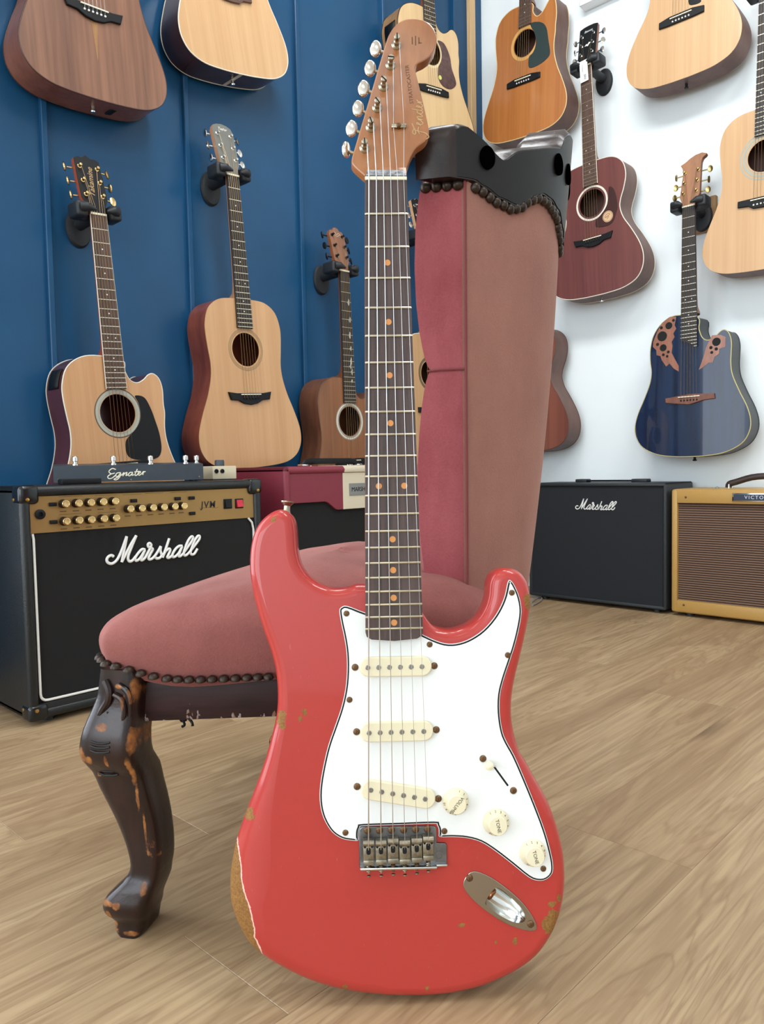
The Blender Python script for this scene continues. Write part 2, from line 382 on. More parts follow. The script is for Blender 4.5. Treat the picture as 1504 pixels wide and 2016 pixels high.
def body_paint():
    t = NT('coral_red_paint'); tc = t.n('ShaderNodeTexCoord').outputs['Object']
    xyz = t.n('ShaderNodeSeparateXYZ', {0: tc}).outputs
    n1 = t.noise(tc, 160, 4); n2 = t.noise(tc, 500, 3)
    jit = t.math('MULTIPLY_ADD', n1, .012, -.006)
    # bare wood where the forearm rubbed: r < edge(u)
    edge_px = [(462, 1655), (472, 1700), (478, 1745), (489, 1775), (499, 1815), (502, 1840), (511, 1862), (516, 1888)]
    e = els(edge_px, BT - .006); u0, u1 = e[-1][1], e[0][1]
    mr = t.n('ShaderNodeMapRange', {0: xyz[1], 1: u0, 2: u1, 3: 0.0, 4: 1.0}).outputs[0]
    fc = t.n('ShaderNodeFloatCurve', {1: mr}); cv = fc.mapping.curves[0]
    r0, r1 = min(q[0] for q in e) - .02, max(q[0] for q in e) + .01
    pts = sorted(((q[1] - u0) / (u1 - u0), (q[0] - r0) / (r1 - r0)) for q in e)
    cv.points[0].location = pts[0]; cv.points[1].location = pts[-1]
    for q in pts[1:-1]: cv.points.new(*q)
    fc.mapping.update()
    rr = t.math('MULTIPLY_ADD', fc.outputs[0], r1 - r0, r0)
    inu = t.math('MULTIPLY', t.math('GREATER_THAN', xyz[1], u0 - .003), t.math('LESS_THAN', xyz[1], u1 + .004))
    d = t.math('SUBTRACT', t.math('MULTIPLY_ADD', jit, .35, rr), xyz[0])
    bare = t.math('MULTIPLY', t.math('GREATER_THAN', d, 0.0), inu)
    rim = t.math('MULTIPLY', t.math('MULTIPLY', t.math('GREATER_THAN', d, -.0013), t.math('LESS_THAN', d, .0002)), inu)
    chips = [((1078, 1815), .0075), ((1088, 1800), .006), ((1083, 1828), .005), ((1085, 1775), .0035), ((1100, 1764), .0022), ((1012, 1848), .0026), ((907, 1817), .0022), ((1055, 1886), .003), ((1039, 1180), .0055), ((1040, 1192), .0045), ((556, 1410), .0055), ((553, 1425), .0042), ((592, 1415), .0028), ((600, 1400), .0024), ((622, 1410), .0022), ((490, 1606), .0048), ((494, 1600), .004), ((540, 1021), .0026), ((545, 1018), .0022), ((680, 1942), .003), ((842, 1944), .0022), ((975, 1851), .0016)]
    tot = bare
    for p, r in chips:
        q = el(p, BT - .004); fl = t.n('ShaderNodeCombineXYZ', {0: xyz[0], 1: xyz[1], 2: 0.0}).outputs[0]
        dd = t.n('ShaderNodeVectorMath', {0: fl, 1: (q[0], q[1], 0)}, operation='DISTANCE').outputs['Value']
        tot = t.math('MAXIMUM', tot, t.math('MULTIPLY', t.math('LESS_THAN', t.math('MULTIPLY_ADD', jit, 1.1, dd), r), t.math('GREATER_THAN', xyz[2], -.05)))
    scr = t.noise(t.n('ShaderNodeMapping', {'Vector': tc, 'Scale': (1, .3, 1), 'Rotation': (0, 0, .6)}).outputs[0], 300, 2)
    paint = t.mix(t.math('MULTIPLY', t.math('GREATER_THAN', scr, .74), .35), 'b03630', 'c86258')
    col = t.mix(rim, t.mix(tot, paint, t.ramp(n2, [(.35, '7a542c'), (.65, '966b38')])), 'e8b3a6')
    t.set(Base_Color=col, Roughness=t.math('MULTIPLY_ADD', tot, .25, .34), Coat_Weight=t.math('SUBTRACT', .6, t.math('MULTIPLY', tot, .6)), Coat_Roughness=.05, Specular_IOR_Level=.25)
    t.bump(t.math('SUBTRACT', 1.0, tot), .6, .0004); return t.m
part('body', g, body_paint(), eg, 30)
# ---- pickguard in three plies
pg_px = [(735,1206),(719,1206),(684,1193),(672,1195.5),(668,1203),(671.5,1226.7),(677.4,1254),(682,1285.5),(682.8,1321.7),(679.6,1358),(671.5,1394),(659.3,1430),(648,1462),(640,1492),(631.8,1533.8),(629,1566),(631.8,1594),(640,1617.5),(654,1638.5),(672.7,1651),(691.3,1654.8),(705,1655),(705.5,1645),(706,1636),(709,1629),(716,1626.2),(785,1624),(853,1621.5),(860,1624.5),(863.5,1632),(864,1641),(866,1648),(891.5,1648),(919,1650),(947,1658),(975,1675.7),(1007.8,1701),(1040.4,1727),(1059,1734),(1075,1731.6),(1087,1720),(1089,1703.6),(1084.6,1678),(1073,1636),(1054,1585),(1031,1529),(1012.5,1487),(998,1471 - 10),(989.3,1439),(984,1403),(984.8,1367),(992.5,1335),(1003,1303.6),(1013.3,1272),(1022.3,1235.8),(1026.8,1204),(1023,1177),(1014,1154.4),(1006,1143),(1000,1145),(993.8,1172.5),(984.8,1195),(971,1217.7),(951,1240),(928,1256),(905.7,1265),(883,1267.4),(860.5,1262),(832.4,1249.4),(815,1240)]
po = ccw(catmull(els(pg_px, BT + .001), 3))
po = [p for i, p in enumerate(po) if (Vector(p) - Vector(po[i - 1])).length > 3e-4]
GT = BT + .0024
pgm = mat('pickguard_white', 'eceeec', .3)
pg = part('pickguard', G().prism(inset(po, .0023), BT, GT, .0004, seg=1), pgm, eg, 25)
part('black_ply', G().prism(inset(po, .0008), BT, BT + .0014), BLACK, pg, 25)
part('white_ply', G().prism(po, BT, BT + .0007), pgm, pg, 25)
RUST = mat('rusty_screw', '6f5238', .45, .7, var=.4, vscale=600)
def screw_mesh(r, name, m):
    g = G().lathe([(r, 0), (r, r * .2), (r * .75, r * .5), (r * .3, r * .62), (0.00001, r * .64)], 14)
    for a in (0, 90): g.box(-r * .6, -r * .11, r * .5, r * .6, r * .11, r * .66, RZ(a + 20))
    me = g.mesh(name); fin(me, m, 30); return me
SCR = screw_mesh(.0030, 'screw', RUST); SCRD = screw_mesh(.0035, 'screw', RUST)
for p in ((682,1208),(846,1269),(1000,1290),(1008,1167),(688,1378),(680,1640),(875,1637),(1070,1711)):
    q = el(p, GT + .001); part('screw', SCR, RUST, pg, loc=(q[0], q[1], GT - .0003))
# ---- pickups
POLE = mat('pole_steel', '8d8a86', .35, 1)
POLEM = G().lathe([(.0024, 0), (.0024, .0007), (.0020, .0011), (.00001, .0011)], 14).mesh('pole_piece'); fin(POLEM, POLE, 30)
for (c, l, r, sl, sr, pl, pr) in (((778.5,1313),(708,1314),(850,1311.5),(699,1314),(855,1311),(724,1314.5),(830.5,1312.5)),
                          ((782,1441),(709,1442.5),(853,1439),(702,1441),(859,1437),(726.5,1443),(834,1440)),
                          ((783.5,1564),(711,1553),(857,1576),(703,1549),(863,1573),(730,1555.5),(837,1573))):
    PT = GT + .0055
    a = Vector(el(l, PT)); b = Vector(el(r, PT)); dv = (b - a); L_ = dv.length; ang = math.degrees(math.atan2(dv.y, dv.x)); mid = (a + b) / 2
    M = T(mid.x, mid.y) @ RZ(ang); h = .0097
    pk = part('pickup', G().prism(rrect(-L_ / 2, -h, L_ / 2, h, h - .0002, 8), GT - .0005, PT, .0012, M=M, seg=3), CREAM, eg, 30, label='cream single coil pickup cover')
    for k in range(6):
        p = Vector(el(pl, PT)).lerp(Vector(el(pr, PT)), k / 5); part('pole_piece', POLEM, POLE, pk, loc=(p.x, p.y, PT - .0002))
    for s_ in (sl, sr):
        q = el(s_, GT + .001); part('screw', SCRD, RUST, pk, loc=(q[0], q[1], GT - .0003))
# ---- knobs
INK = mat('faded_print', '4a4232', .6)
for c, word, rot in (((897, 1579), 'VOLUME', -130), ((977, 1620), 'TONE', -79), ((1049.5, 1680.5), 'TONE', -76)):
    q = el(c, GT + .003)
    prof = [(.0128, 0), (.0132, .0012), (.0122, .0034), (.0098, .0062), (.0094, .0075), (.0092, .0118), (.0086, .0128), (.00001, .0129)]
    kb = part('control_knob', G().lathe(prof, 40), CREAM, eg, 28, loc=Vector((q[0], q[1], GT)) + OFF, label='cream knob marked ' + word.lower())
    part('knob_lettering', text(word, .0048, .0001, M=T(0, 0, .01295) @ RZ(rot)), INK, kb, 0)
    g = G()
    for k in range(10):
        a = rot + 200 - 27 * k
        g2 = text(str(k + 1), .0034, .00005, M=RZ(a) @ T(.0112, 0, .0047) @ RY(40) @ RZ(-90)); g.add(g2.v, g2.f)
    part('knob_numbers', g, INK, kb, 0)
# ---- pickup selector switch
a = el((968, 1503), GT); b = el((1000, 1547), GT); dv = Vector(b) - Vector(a); ang = math.degrees(math.atan2(dv.y, dv.x))
sw = part('selector_switch', G().box(0, -.0009, GT - .0004, dv.length, .0009, GT + .00015, T(*a) @ RZ(ang)), BLACK, eg, 0)
tp = el((963.5, 1508), GT + .009)
part('switch_lever', G().tube([(a[0] + .003, a[1] - .003, GT), (tp[0], tp[1], GT + .009)], .0011, 8), STEEL, sw)
part('switch_tip', G().lathe([(.0026, 0), (.0040, .002), (.0044, .005), (.0034, .0085), (.00001, .0098)], 20, T(tp[0], tp[1], GT + .004)), CREAM, sw)
for p in ((951, 1494), (1011, 1557)):
    q = el(p, GT + .001); part('screw', SCRD, RUST, sw, loc=(q[0], q[1], GT - .0003))
# ---- bridge
BRP = BT + .0026
bp = els([(706.8,1633.5),(711,1628.6),(718,1628),(854.8,1626.5),(859,1630),(859.6,1659.3),(866,1660),(875.7,1660),(879.6,1663.5),(880.2,1706),(862,1707),(860,1711),(713.7,1714.6),(707.5,1708)], BRP)
PLATE = mat('worn_bridge_steel', '77797c', .32, 1, var=.35, vscale=90)
AGED = mat('aged_saddle_steel', '938c7c', .38, 1, var=.3, vscale=250)
br = part('bridge', G().prism(bp, BT, BRP, .0008), PLATE, eg, 30)
l0, l1, l2 = el((709, 1709), BRP + .004), el((860, 1705.5), BRP + .004), el((881, 1703.5), BRP + .003)
g = G(); dv = Vector(l1) - Vector(l0); ang = math.degrees(math.atan2(dv.y, dv.x))
g.box(0, -.0012, BT + .0005, dv.length, .0012, BT + .0105, T(*l0) @ RZ(ang), b=.0008)
g.box(dv.length - .001, -.0008, BT + .0005, dv.length + .0105, .0012, BT + .0058, T(*l0) @ RZ(ang), b=.0006)
part('bridge_lip', g, CHROME, br, 30)
part('arm_hole', G().lathe([(.0044, 0), (.0044, .0006), (.0028, .0006), (.0026, .0001), (.00001, .0001)], 20, T(*el((864.3, 1684.5), BRP), BRP)), PLATE, br, 30)
Z7 = 7.162
def zb(x_, y_): return (690 + x_ / Z7, 1600 + y_ / Z7)
for p in ((238, 258), (410, 258), (578, 252), (750, 250), (918, 245), (1086, 240)):
    q = el(zb(*p), BRP + .002); part('bridge_screw', SCRD, RUST, br, loc=(q[0], q[1], BRP))
SW = .0104
sad_x = (255, 430, 600, 765, 935, 1097); sad_t = (375, 375, 350, 375, 345, 320); sad_b = (690, 682, 665, 675, 652, 622)
STR_SAD = []
for i in range(6):
    top = Vector(el(zb(sad_x[i], sad_t[i] + 25), BRP + .0115)); bot = Vector(el(zb(sad_x[i], sad_b[i] - 20), BRP + .004))
    cx_ = (top.x + bot.x) / 2; Lh = top.y - bot.y; M = T(cx_, bot.y)
    g = G().box(-SW / 2, 0, BRP + .0006, SW / 2, Lh - .004, BRP + .0068, M, b=.0006)
    g.tube([(-SW / 2, Lh - .003, BRP + .0085), (SW / 2, Lh - .003, BRP + .0085)], .0030, 14, M=M)
    g.box(-SW / 2, Lh - .006, BRP + .0006, SW / 2, Lh - .0006, BRP + .0085, M)
    g.box(-SW / 2, -.0036, BRP + .0004, SW / 2, .0012, BRP + .0082, M, b=.0005)
    sd = part('saddle', g, AGED, br, 40)
    part('string_slot', G().prism(rrect(-.0021, Lh * .30, .0021, Lh * .62, .0019), BRP + .0066, BRP + .0070, M=M), BLACK, sd, 0)
    for s_ in (-1, 1): part('height_screw', G().lathe([(.0012, 0), (.0012, .0005), (.0006, .0002), (.00001, .0002)], 10, M @ T(s_ * .0035, Lh - .0072, BRP + .0068)), BLACK, sd)
    hel = [(math.cos(a_ * .9) * .0019, -.0036 - .0075 * a_ / 34, BRP + .0040 + math.sin(a_ * .9) * .0019) for a_ in range(35)]
    g = G().tube(hel, .00045, 5, M=M); g.tube([(0, -.001, BRP + .004), (0, -.0125, BRP + .004)], .0011, 8, M=M)
    part('intonation_spring', g, (NICKEL, NICKEL, RUST, NICKEL, RUST, NICKEL)[i], sd)
    part('intonation_screw', G().lathe([(.0019, 0), (.0019, .001), (.001, .0018), (.00001, .0019)], 10, T(cx_, bot.y - .0145, BRP + .004) @ RX(90)), NICKEL, sd)
    STR_SAD.append((cx_, bot.y + Lh - .003, BRP + .0117, bot.y + Lh * .5))
# ---- jack plate
jo = [jpt(*q) for q in catmull([(-.0455, 0), (-.0435, .0075), (-.036, .0118), (-.022, .0143), (-.004, .0146), (.014, .0128), (.028, .0088), (.0375, .0042), (.0405, 0), (.0375, -.0042), (.028, -.0088), (.014, -.0128), (-.004, -.0146), (-.022, -.0143), (-.036, -.0118), (-.0435, -.0075)], 3)]
jm = mat('jack_plate_steel', 'a59d92', .22, 1)
jp = part('jack_plate', G().prism(jo, BT, BT + .0012, .0006, holes=[jhole]), jm, eg, 30)
jl = [(q - 0) for q in range(0)]
def jring(s_, dz, sh):
    c = Vector(jpt(sh, 0)); return [(c.x + (q[0] - jack_c[0] - (0)) * s_, c.y + (q[1] - jack_c[1]) * s_, dz) for q in jhole]
g = G().loft([jring(1, BT + .0011, 0), jring(.93, BT - .0035, -.0006), jring(.78, BT - .009, -.0018), jring(.5, BT - .0125, -.004), jring(.1, BT - .0135, -.006)], True, False, True)
part('jack_scoop', g, CHROME, jp, 60)
part('jack_socket', G().lathe([(.0062, 0), (.0062, .002), (.0046, .003), (.0042, -.004), (.00001, -.004)], 18, JM @ T(-.0135, 0, BT - .0055) @ RY(62)), mat('jack_copper', '8a5a3a', .3, 1), jp)
for p in ((924.5, 1729), (1045, 1820)):
    q = el(p, BT + .002); part('screw', SCRD, NICKEL, jp, loc=(q[0], q[1], BT + .0011))
# ---- strap buttons
SB = G().lathe([(.0045, 0), (.0036, .004), (.0036, .009), (.0072, .0135), (.0074, .0150), (.00001, .0155)], 20).mesh('strap_button'); fin(SB, NICKEL, 30)
def strap(px, n, ang, parent):
    q = el(px, n); o = part('strap_button', SB, NICKEL, parent); o.matrix_local = Matrix.Translation(OFF) @ T(q[0], q[1] - .002, n) @ RZ(ang) @ RX(-90) @ Matrix.Diagonal((.95, .95, .8, 1)); return o
strap((564, 1006), -.030, -6, eg)
qb = el((785, 1957), -.034); o = part('strap_button', SB, NICKEL, eg); o.matrix_local = Matrix.Translation(OFF) @ T(qb[0], qb[1] + .004, -.034) @ RX(90)
# ---- neck, fretboard, headstock
SCALE = .648
fu = lambda k: -SCALE * (1 - 2 ** (-k / 12))
hwid = lambda u: (.0428 + (.0564 - .0428) * (-u / -fu(21))) / 2
ROSE = wood('rosewood_board', '53403c', '30231f', 120, .05, .5, dist=.2)
MAPLE = wood('amber_roasted_maple', 'a86d3f', '8d5630', 26, .25, .32, .5, dist=.8)
uend = el((777, 1262), 0)[1]
fo = [(-hwid(0), .0045), (-hwid(0), 0)] + [(-hwid(uend), uend + .009), (-hwid(uend) + .0012, uend + .0045), (-hwid(uend) + .006, uend + .0018), (0, uend), (hwid(uend) - .006, uend + .0018), (hwid(uend) - .0012, uend + .0045), (hwid(uend), uend + .009), (hwid(0), 0), (hwid(0), .0045)]
fb = part('fretboard', G().prism(fo, -.0058, 0, .0007), ROSE, eg, 30)
FRM = mat('fret_nickel', 'd2ccb8', .3, 1)
for k in range(1, 22):
    u = fu(k); h = hwid(u) - .0004
    part('fret', G().tube([(-h, u, -.0003), (-h + .001, u, .0004), (h - .001, u, .0004), (h, u, -.0003)], .00125, 8, upv=(0, 0, 1)), FRM, fb, 40)
CLAY = mat('clay_dot', 'cf8a4a', .5)
DOT = G().lathe([(.0031, 0), (.0031, .00015), (.00001, .00016)], 20).mesh('inlay_dot'); fin(DOT, CLAY, 0)
for k in (3, 5, 7, 9, 12, 15, 17, 19, 21):
    u = (fu(k) + fu(k - 1)) / 2
    for x_ in ((-.0127, .0127) if k == 12 else (0,)): part('inlay_dot', DOT, CLAY, fb, loc=(x_, u, 0))
part('nut', G().box(-hwid(0), -.0008, -.003, hwid(0), .0028, .0013, b=.0006), BONE, eg)
rings = []
for u, wd, dp in ((-.0, .0214, .0155), (-.1, .0232, .016), (-.25, .0255, .0175), (-.36, .0272, .0195), (-.40, .0278, .024), (-.455, .0281, .0265)):
    rings.append([(wd * math.cos(a_) if True else 0, u, -.0052 - dp * max(0, math.sin(a_)) ** .8) for a_ in [math.pi * k / 12 for k in range(13)]])
part('neck', G().loft(rings, True, True, True), MAPLE, eg, 40)
hs_px = [(722,350),(716,345),(700,331),(692.3,321),(692.6,311),(697,295),(727,194),(757.7,89.8),(767.7,63.8),(779.7,47.9),(793.7,39),(809.6,35.5),(827.6,37),(843.5,44),(854.5,56),(859.5,70),(859.5,84),(854.5,100),(845.5,111.7),(833.5,120.7),(822.6,125.7),(817.8,132.7),(818.6,141.6),(829.6,185.5),(839.5,229.4),(844.5,255.3),(843.5,267.3),(835.5,279.3),(819.6,291),(809.6,307),(803.6,323),(800,339),(799.2,350)]
HT = -.0105
ho = catmull(els(hs_px, HT), 3, False)
hs = part('headstock', G().prism(ho, HT - .0135, HT, .0014), MAPLE, eg, 35)
part('headstock_ramp', G().loft([[(-hwid(0), .0044, -.0155), (hwid(0), .0044, -.0155), (hwid(0), .0044, -.0022), (-hwid(0), .0044, -.0022)],
     [(-.0215, .018, -.018), (.0215, .018, -.018), (.0215, .018, HT + .0002), (-.0215, .018, HT + .0002)]]), MAPLE, hs, 30)
part('worn_lacquer', G().loft([[(-.0205, .0050, -.006), (.0212, .0050, -.006), (.0212, .0050, -.0018), (-.0205, .0050, -.0018)], [(-.0195, .0135, -.012), (.0190, .0135, -.012), (.0190, .0135, -.0069), (-.0195, .0135, -.0069)]]), mat('worn_black_veneer', '8f9298', .5, var=.7, vscale=180), hs)
GOLDP = mat('faded_gold_print', 'b89868', .45)
def hstroke(lines, s_, org, m, r): # text runs up the headstock, letter tops towards the tuners
    L = []
    for l in lines: L.append([(org[0] - b_ * s_, org[1] + a_ * s_, HT + .0002) for a_, b_ in l])
    return part('logo_lettering', strokes(L, r, flat=.35), m, hs)
FENDER = [[(.55, .9), (.2, 1.0), (.05, .8), (.3, .75), (.75, .95), (1.0, 1.05)], [(.45, .9), (.3, .4), (.15, -.1), (-.15, -.35), (-.35, -.1)], [(.1, .45), (.4, .55), (.7, .5)],
          [(.8, .3), (1.0, .5), (1.05, .65), (.92, .6), (.88, .3), (1.0, .12), (1.25, .3)], [(1.25, .3), (1.35, .6), (1.3, .15), (1.42, .5), (1.58, .6), (1.55, .2), (1.7, .2), (1.8, .4)],
          [(2.1, .6), (1.9, .55), (1.82, .3), (1.95, .12), (2.1, .3), (2.25, 1.1), (2.12, .4), (2.2, .15), (2.35, .25)],
          [(2.35, .25), (2.5, .5), (2.5, .65), (2.4, .55), (2.4, .25), (2.55, .12), (2.75, .35)], [(2.75, .35), (2.82, .6), (2.8, .15), (2.9, .5), (3.05, .6)]]
hstroke(FENDER, .0125, (el((836, 262), HT)[0], el((836, 268), HT)[1] + .001), GOLDP, .00042)
q = el((806, 166), HT); part('model_lettering', text('STRATOCASTER', .0058, .0001, M=T(q[0], q[1], HT + .0001) @ RZ(96)), mat('faded_brown_print', '6e4526', .5), hs, 0)
q = el((818, 80), HT)
g = G()
for dx, h_ in ((-.004, .004), (-.0005, .0052), (.003, .0036)): g.box(q[0] + dx, q[1] - h_, HT, q[0] + dx + .0011, q[1] + h_, HT + .0001)
g.box(q[0] + .003, q[1] - .003, HT, q[0] + .0065, q[1] - .002, HT + .0001)
part('burnt_mark', g, mat('burnt_mark_brown', '5d3a20', .6), hs, 0)
# ---- tuners
posts = [(780.3,87.8),(768.7,127.7),(754.8,169.6),(742.4,211.5),(729.8,250.3),(717.5,291.2)]
btn = [(739.8,86.8),(728.8,125.7),(715.9,165.6),(704.9,205.5),(691.9,245.4),(681,287)]
BUSH = G().lathe([(.0052, 0), (.0052, .0008), (.0044, .0018), (.0034, .0024), (.0031, .0030)], 18).mesh('bushing'); fin(BUSH, NICKEL, 30)
g = G().lathe([(.0031, 0), (.0031, .0065), (.0023, .0078), (.0023, .0105), (.0031, .0118), (.0031, .0136), (.0026, .0142), (.00001, .0142)], 18)
POST = g.mesh('post'); fin(POST, NICKEL, 30)
BUTN = mat('pearl_chrome_button', 'd9d3cb', .16, 1)
POSTS = []
for i in range(6):
    q = el(posts[i], HT + .001); b = el(btn[i], HT - .008); POSTS.append(q)
    tn = part('tuning_machine', G().box(-.0065, -.0125, HT - .0215, .0065, .0125, HT - .0137, T(q[0], q[1]), b=.0015), NICKEL, eg)
    part('bushing', BUSH, NICKEL, tn, loc=(q[0], q[1], HT))
    part('post', POST, NICKEL, tn, loc=(q[0], q[1], HT))
    part('post_slot', G().box(-.0006, -.0033, HT + .0115, .0006, .0033, HT + .0145, T(q[0], q[1]) @ RZ((0, 85, 45, 35, 20, 5)[i])), BLACK, tn, 0)
    part('shaft', G().tube([(q[0], q[1], HT - .0175), (b[0] + .004, b[1] - .002, HT - .0165)], .0019, 10), NICKEL, tn)
    rot = 62 if i == 5 else (-8, 5, 0, 6, -4)[i]
    M = T(b[0], b[1], HT - .0160) @ RY(rot) @ RZ(-8)
    pr = []
    for s_, z_ in ((.55, -.0030), (.9, -.0022), (1, -.0008), (1, .0008), (.92, .0022), (.72, .0030)):
        pr.append([(math.cos(2 * math.pi * k / 24) * .0062 * s_, math.sin(2 * math.pi * k / 24) * .0092 * s_, z_) for k in range(24)])
    part('button', G().loft(pr, M=M), BUTN, tn, 50)
q = el((785, 247), HT + .003); ST = part('string_tree', G().box(-.0078, -.0022, .002, .0078, .0022, .0032, T(q[0], q[1], HT), b=.0008), NICKEL, eg)
part('tree_screw', G().lathe([(.0026, 0), (.0026, .004), (.0015, .005), (.00001, .005)], 12, T(q[0], q[1], HT)), RUST, ST)
# ---- strings
nutx = [el((x_, 352), .0015)[0] for x_ in (726.6, 741, 755, 769.3, 782.6, 794.7)]
gau = (.00062, .00052, .00042, .0003, .00024, .0002)
for i in range(6):
    a = STR_SAD[i]; p = POSTS[5 - i]
    pts = [(a[0], a[3], BRP + .0066), (a[0], a[1], a[2]), (nutx[i], .001, .0016)]
    if i >= 4: pts.append((q[0] + (-.0055 if i == 4 else .0055), q[1], HT + .0022))
    pts += [(p[0] + .0025, p[1], HT + .009)]
    part('string', G().tube(pts, gau[i], 6), STEEL, eg, 60)
OFF = Vector((0, 0, 0))
# ================================================================ upholstered chair
_a, _b = Vector((math.cos(_y), math.sin(_y), 0)), Vector((-math.sin(_y), math.cos(_y), 0))   # across / away from the viewer, on the floor
def plan(a, b): return _a * a + _b * b
CW = plan(.216, .976).normalized(); CXL = plan(-.976, .216).normalized()
CO = CW * 1.0254
ch = thing('upholstered_chair', 'low dark wooden chair with worn pink velvet seat and rounded back', 'chair', frame(CXL, -CW, Vector((0, 0, 1)), CO))
def velvet(name, c1, c2, sheen, tint):
    t = NT(name); co = t.coord(); n = t.noise(co, 7, 4, .6); f = t.noise(co, 420, 3, .6); st = t.noise(t.coord((1, 1, .25)), 28, 3, .6)
    ff = t.math('ADD', t.math('MULTIPLY', n, .55), t.math('ADD', t.math('MULTIPLY', f, .2), t.math('MULTIPLY', st, .25)))
    t.set(Base_Color=t.ramp(ff, [(.36, c1), (.64, c2)]), Roughness=.9, Sheen_Weight=sheen, Sheen_Roughness=.4, Sheen_Tint=tint, Specular_IOR_Level=.15)
    t.bump(f, .5, .0012); return t.m
VEL = velvet('pink_velvet', '7e4c48', '985f59', .35, 'd9b0a6')
VELB = velvet('sheen_tinted_velvet', '8c6157', '9c7064', .3, 'cbb0a4')  # same velvet as the cushion; grazing nap sheen put into a mauve base colour
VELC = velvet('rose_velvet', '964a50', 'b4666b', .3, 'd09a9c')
def dark_wood(name, patches=()):
    t = NT(name); co = t.coord(); st = t.coord((1, 1, .12)); xyz = t.n('ShaderNodeSeparateXYZ', {0: co}).outputs
    n = t.noise(st, 60, 4); w1 = t.noise(co, 22, 5, .65, .4); w2 = t.noise(co, 70, 3, .6); j = t.math('MULTIPLY_ADD', t.noise(co, 130, 4, .65), 2.4, -1.2)
    wr = t.ramp(w1, [(.66, (0, 0, 0)), (.70, (1, 1, 1))])
    for (x_, z_, rx, rz) in patches:
        d = t.math('ADD', t.math('POWER', t.math('ABSOLUTE', t.math('DIVIDE', t.math('SUBTRACT', xyz[0], x_), rx)), 2.0), t.math('POWER', t.math('ABSOLUTE', t.math('DIVIDE', t.math('SUBTRACT', xyz[2], z_), rz)), 2.0))
        wr = t.math('MAXIMUM', wr, t.n('ShaderNodeMapRange', {0: t.math('ADD', d, j), 1: 1.1, 2: .35, 3: 0.0, 4: 1.0}).outputs[0])
    base = t.ramp(n, [(.3, '170c0a'), (.7, '2c1815')])
    t.set(Base_Color=t.mix(t.math('MULTIPLY', wr, .85), base, t.ramp(w2, [(.35, '6b3d1c'), (.65, 'b07238')])), Roughness=t.math('MULTIPLY_ADD', wr, .25, .30), Specular_IOR_Level=.4, Coat_Weight=.1, Coat_Roughness=.15)
    t.bump(w1, .35, .003); return t.m
_lp = lambda px, py: (.471 + (235 - px) * .000547, (1857 - py) * .000547)
WEAR = [(*_lp(x_, y_), rx * .000547, rz * .000547) for x_, y_, rx, rz in ((228, 1402, 14, 9), (182, 1462, 12, 20), (200, 1470, 10, 10), (238, 1470, 4, 14), (287, 1430, 6, 26), (281, 1490, 6, 34), (284, 1550, 4, 30), (290, 1330, 7, 24), (262, 1322, 10, 5), (272, 1352, 4, 16), (292, 1620, 3, 40), (285, 1745, 8, 14), (205, 1778, 20, 7), (228, 1780, 10, 8), (208, 1806, 7, 16), (215, 1830, 5, 12), (250, 1846, 16, 6))]
DW = dark_wood('dark_stained_worn_wood', WEAR)
DWC = dark_wood('dark_crest_wood')
def rail_wood():
    t = NT('scuffed_rail_wood'); co = t.coord(); xyz = t.n('ShaderNodeSeparateXYZ', {0: co}).outputs
    n = t.noise(t.coord((.15, .15, 1)), 90, 4); s = t.noise(t.coord((1, 1, .35)), 90, 3, .6)
    low = t.n('ShaderNodeMapRange', {0: xyz[2], 1: .247, 2: .272, 3: .74, 4: .34}).outputs[0]
    wr = t.math('LESS_THAN', t.math('MULTIPLY_ADD', s, 1.0, .0), t.math('MULTIPLY', low, .62))
    base = t.ramp(n, [(.3, '21110f'), (.7, '361f20')])
    t.set(Base_Color=t.mix(t.math('MULTIPLY', wr, .75), base, t.ramp(t.noise(co, 140, 2), [(.4, '8c5f3e'), (.6, 'a39a98')])), Roughness=.5, Specular_IOR_Level=.25); t.bump(n, .2, .0008); return t.m
RW = rail_wood()
BLKW = mat('black_painted_wood', '181716', .5, Specular_IOR_Level=.3, bump=.15, bscale=90, bdist=.001)
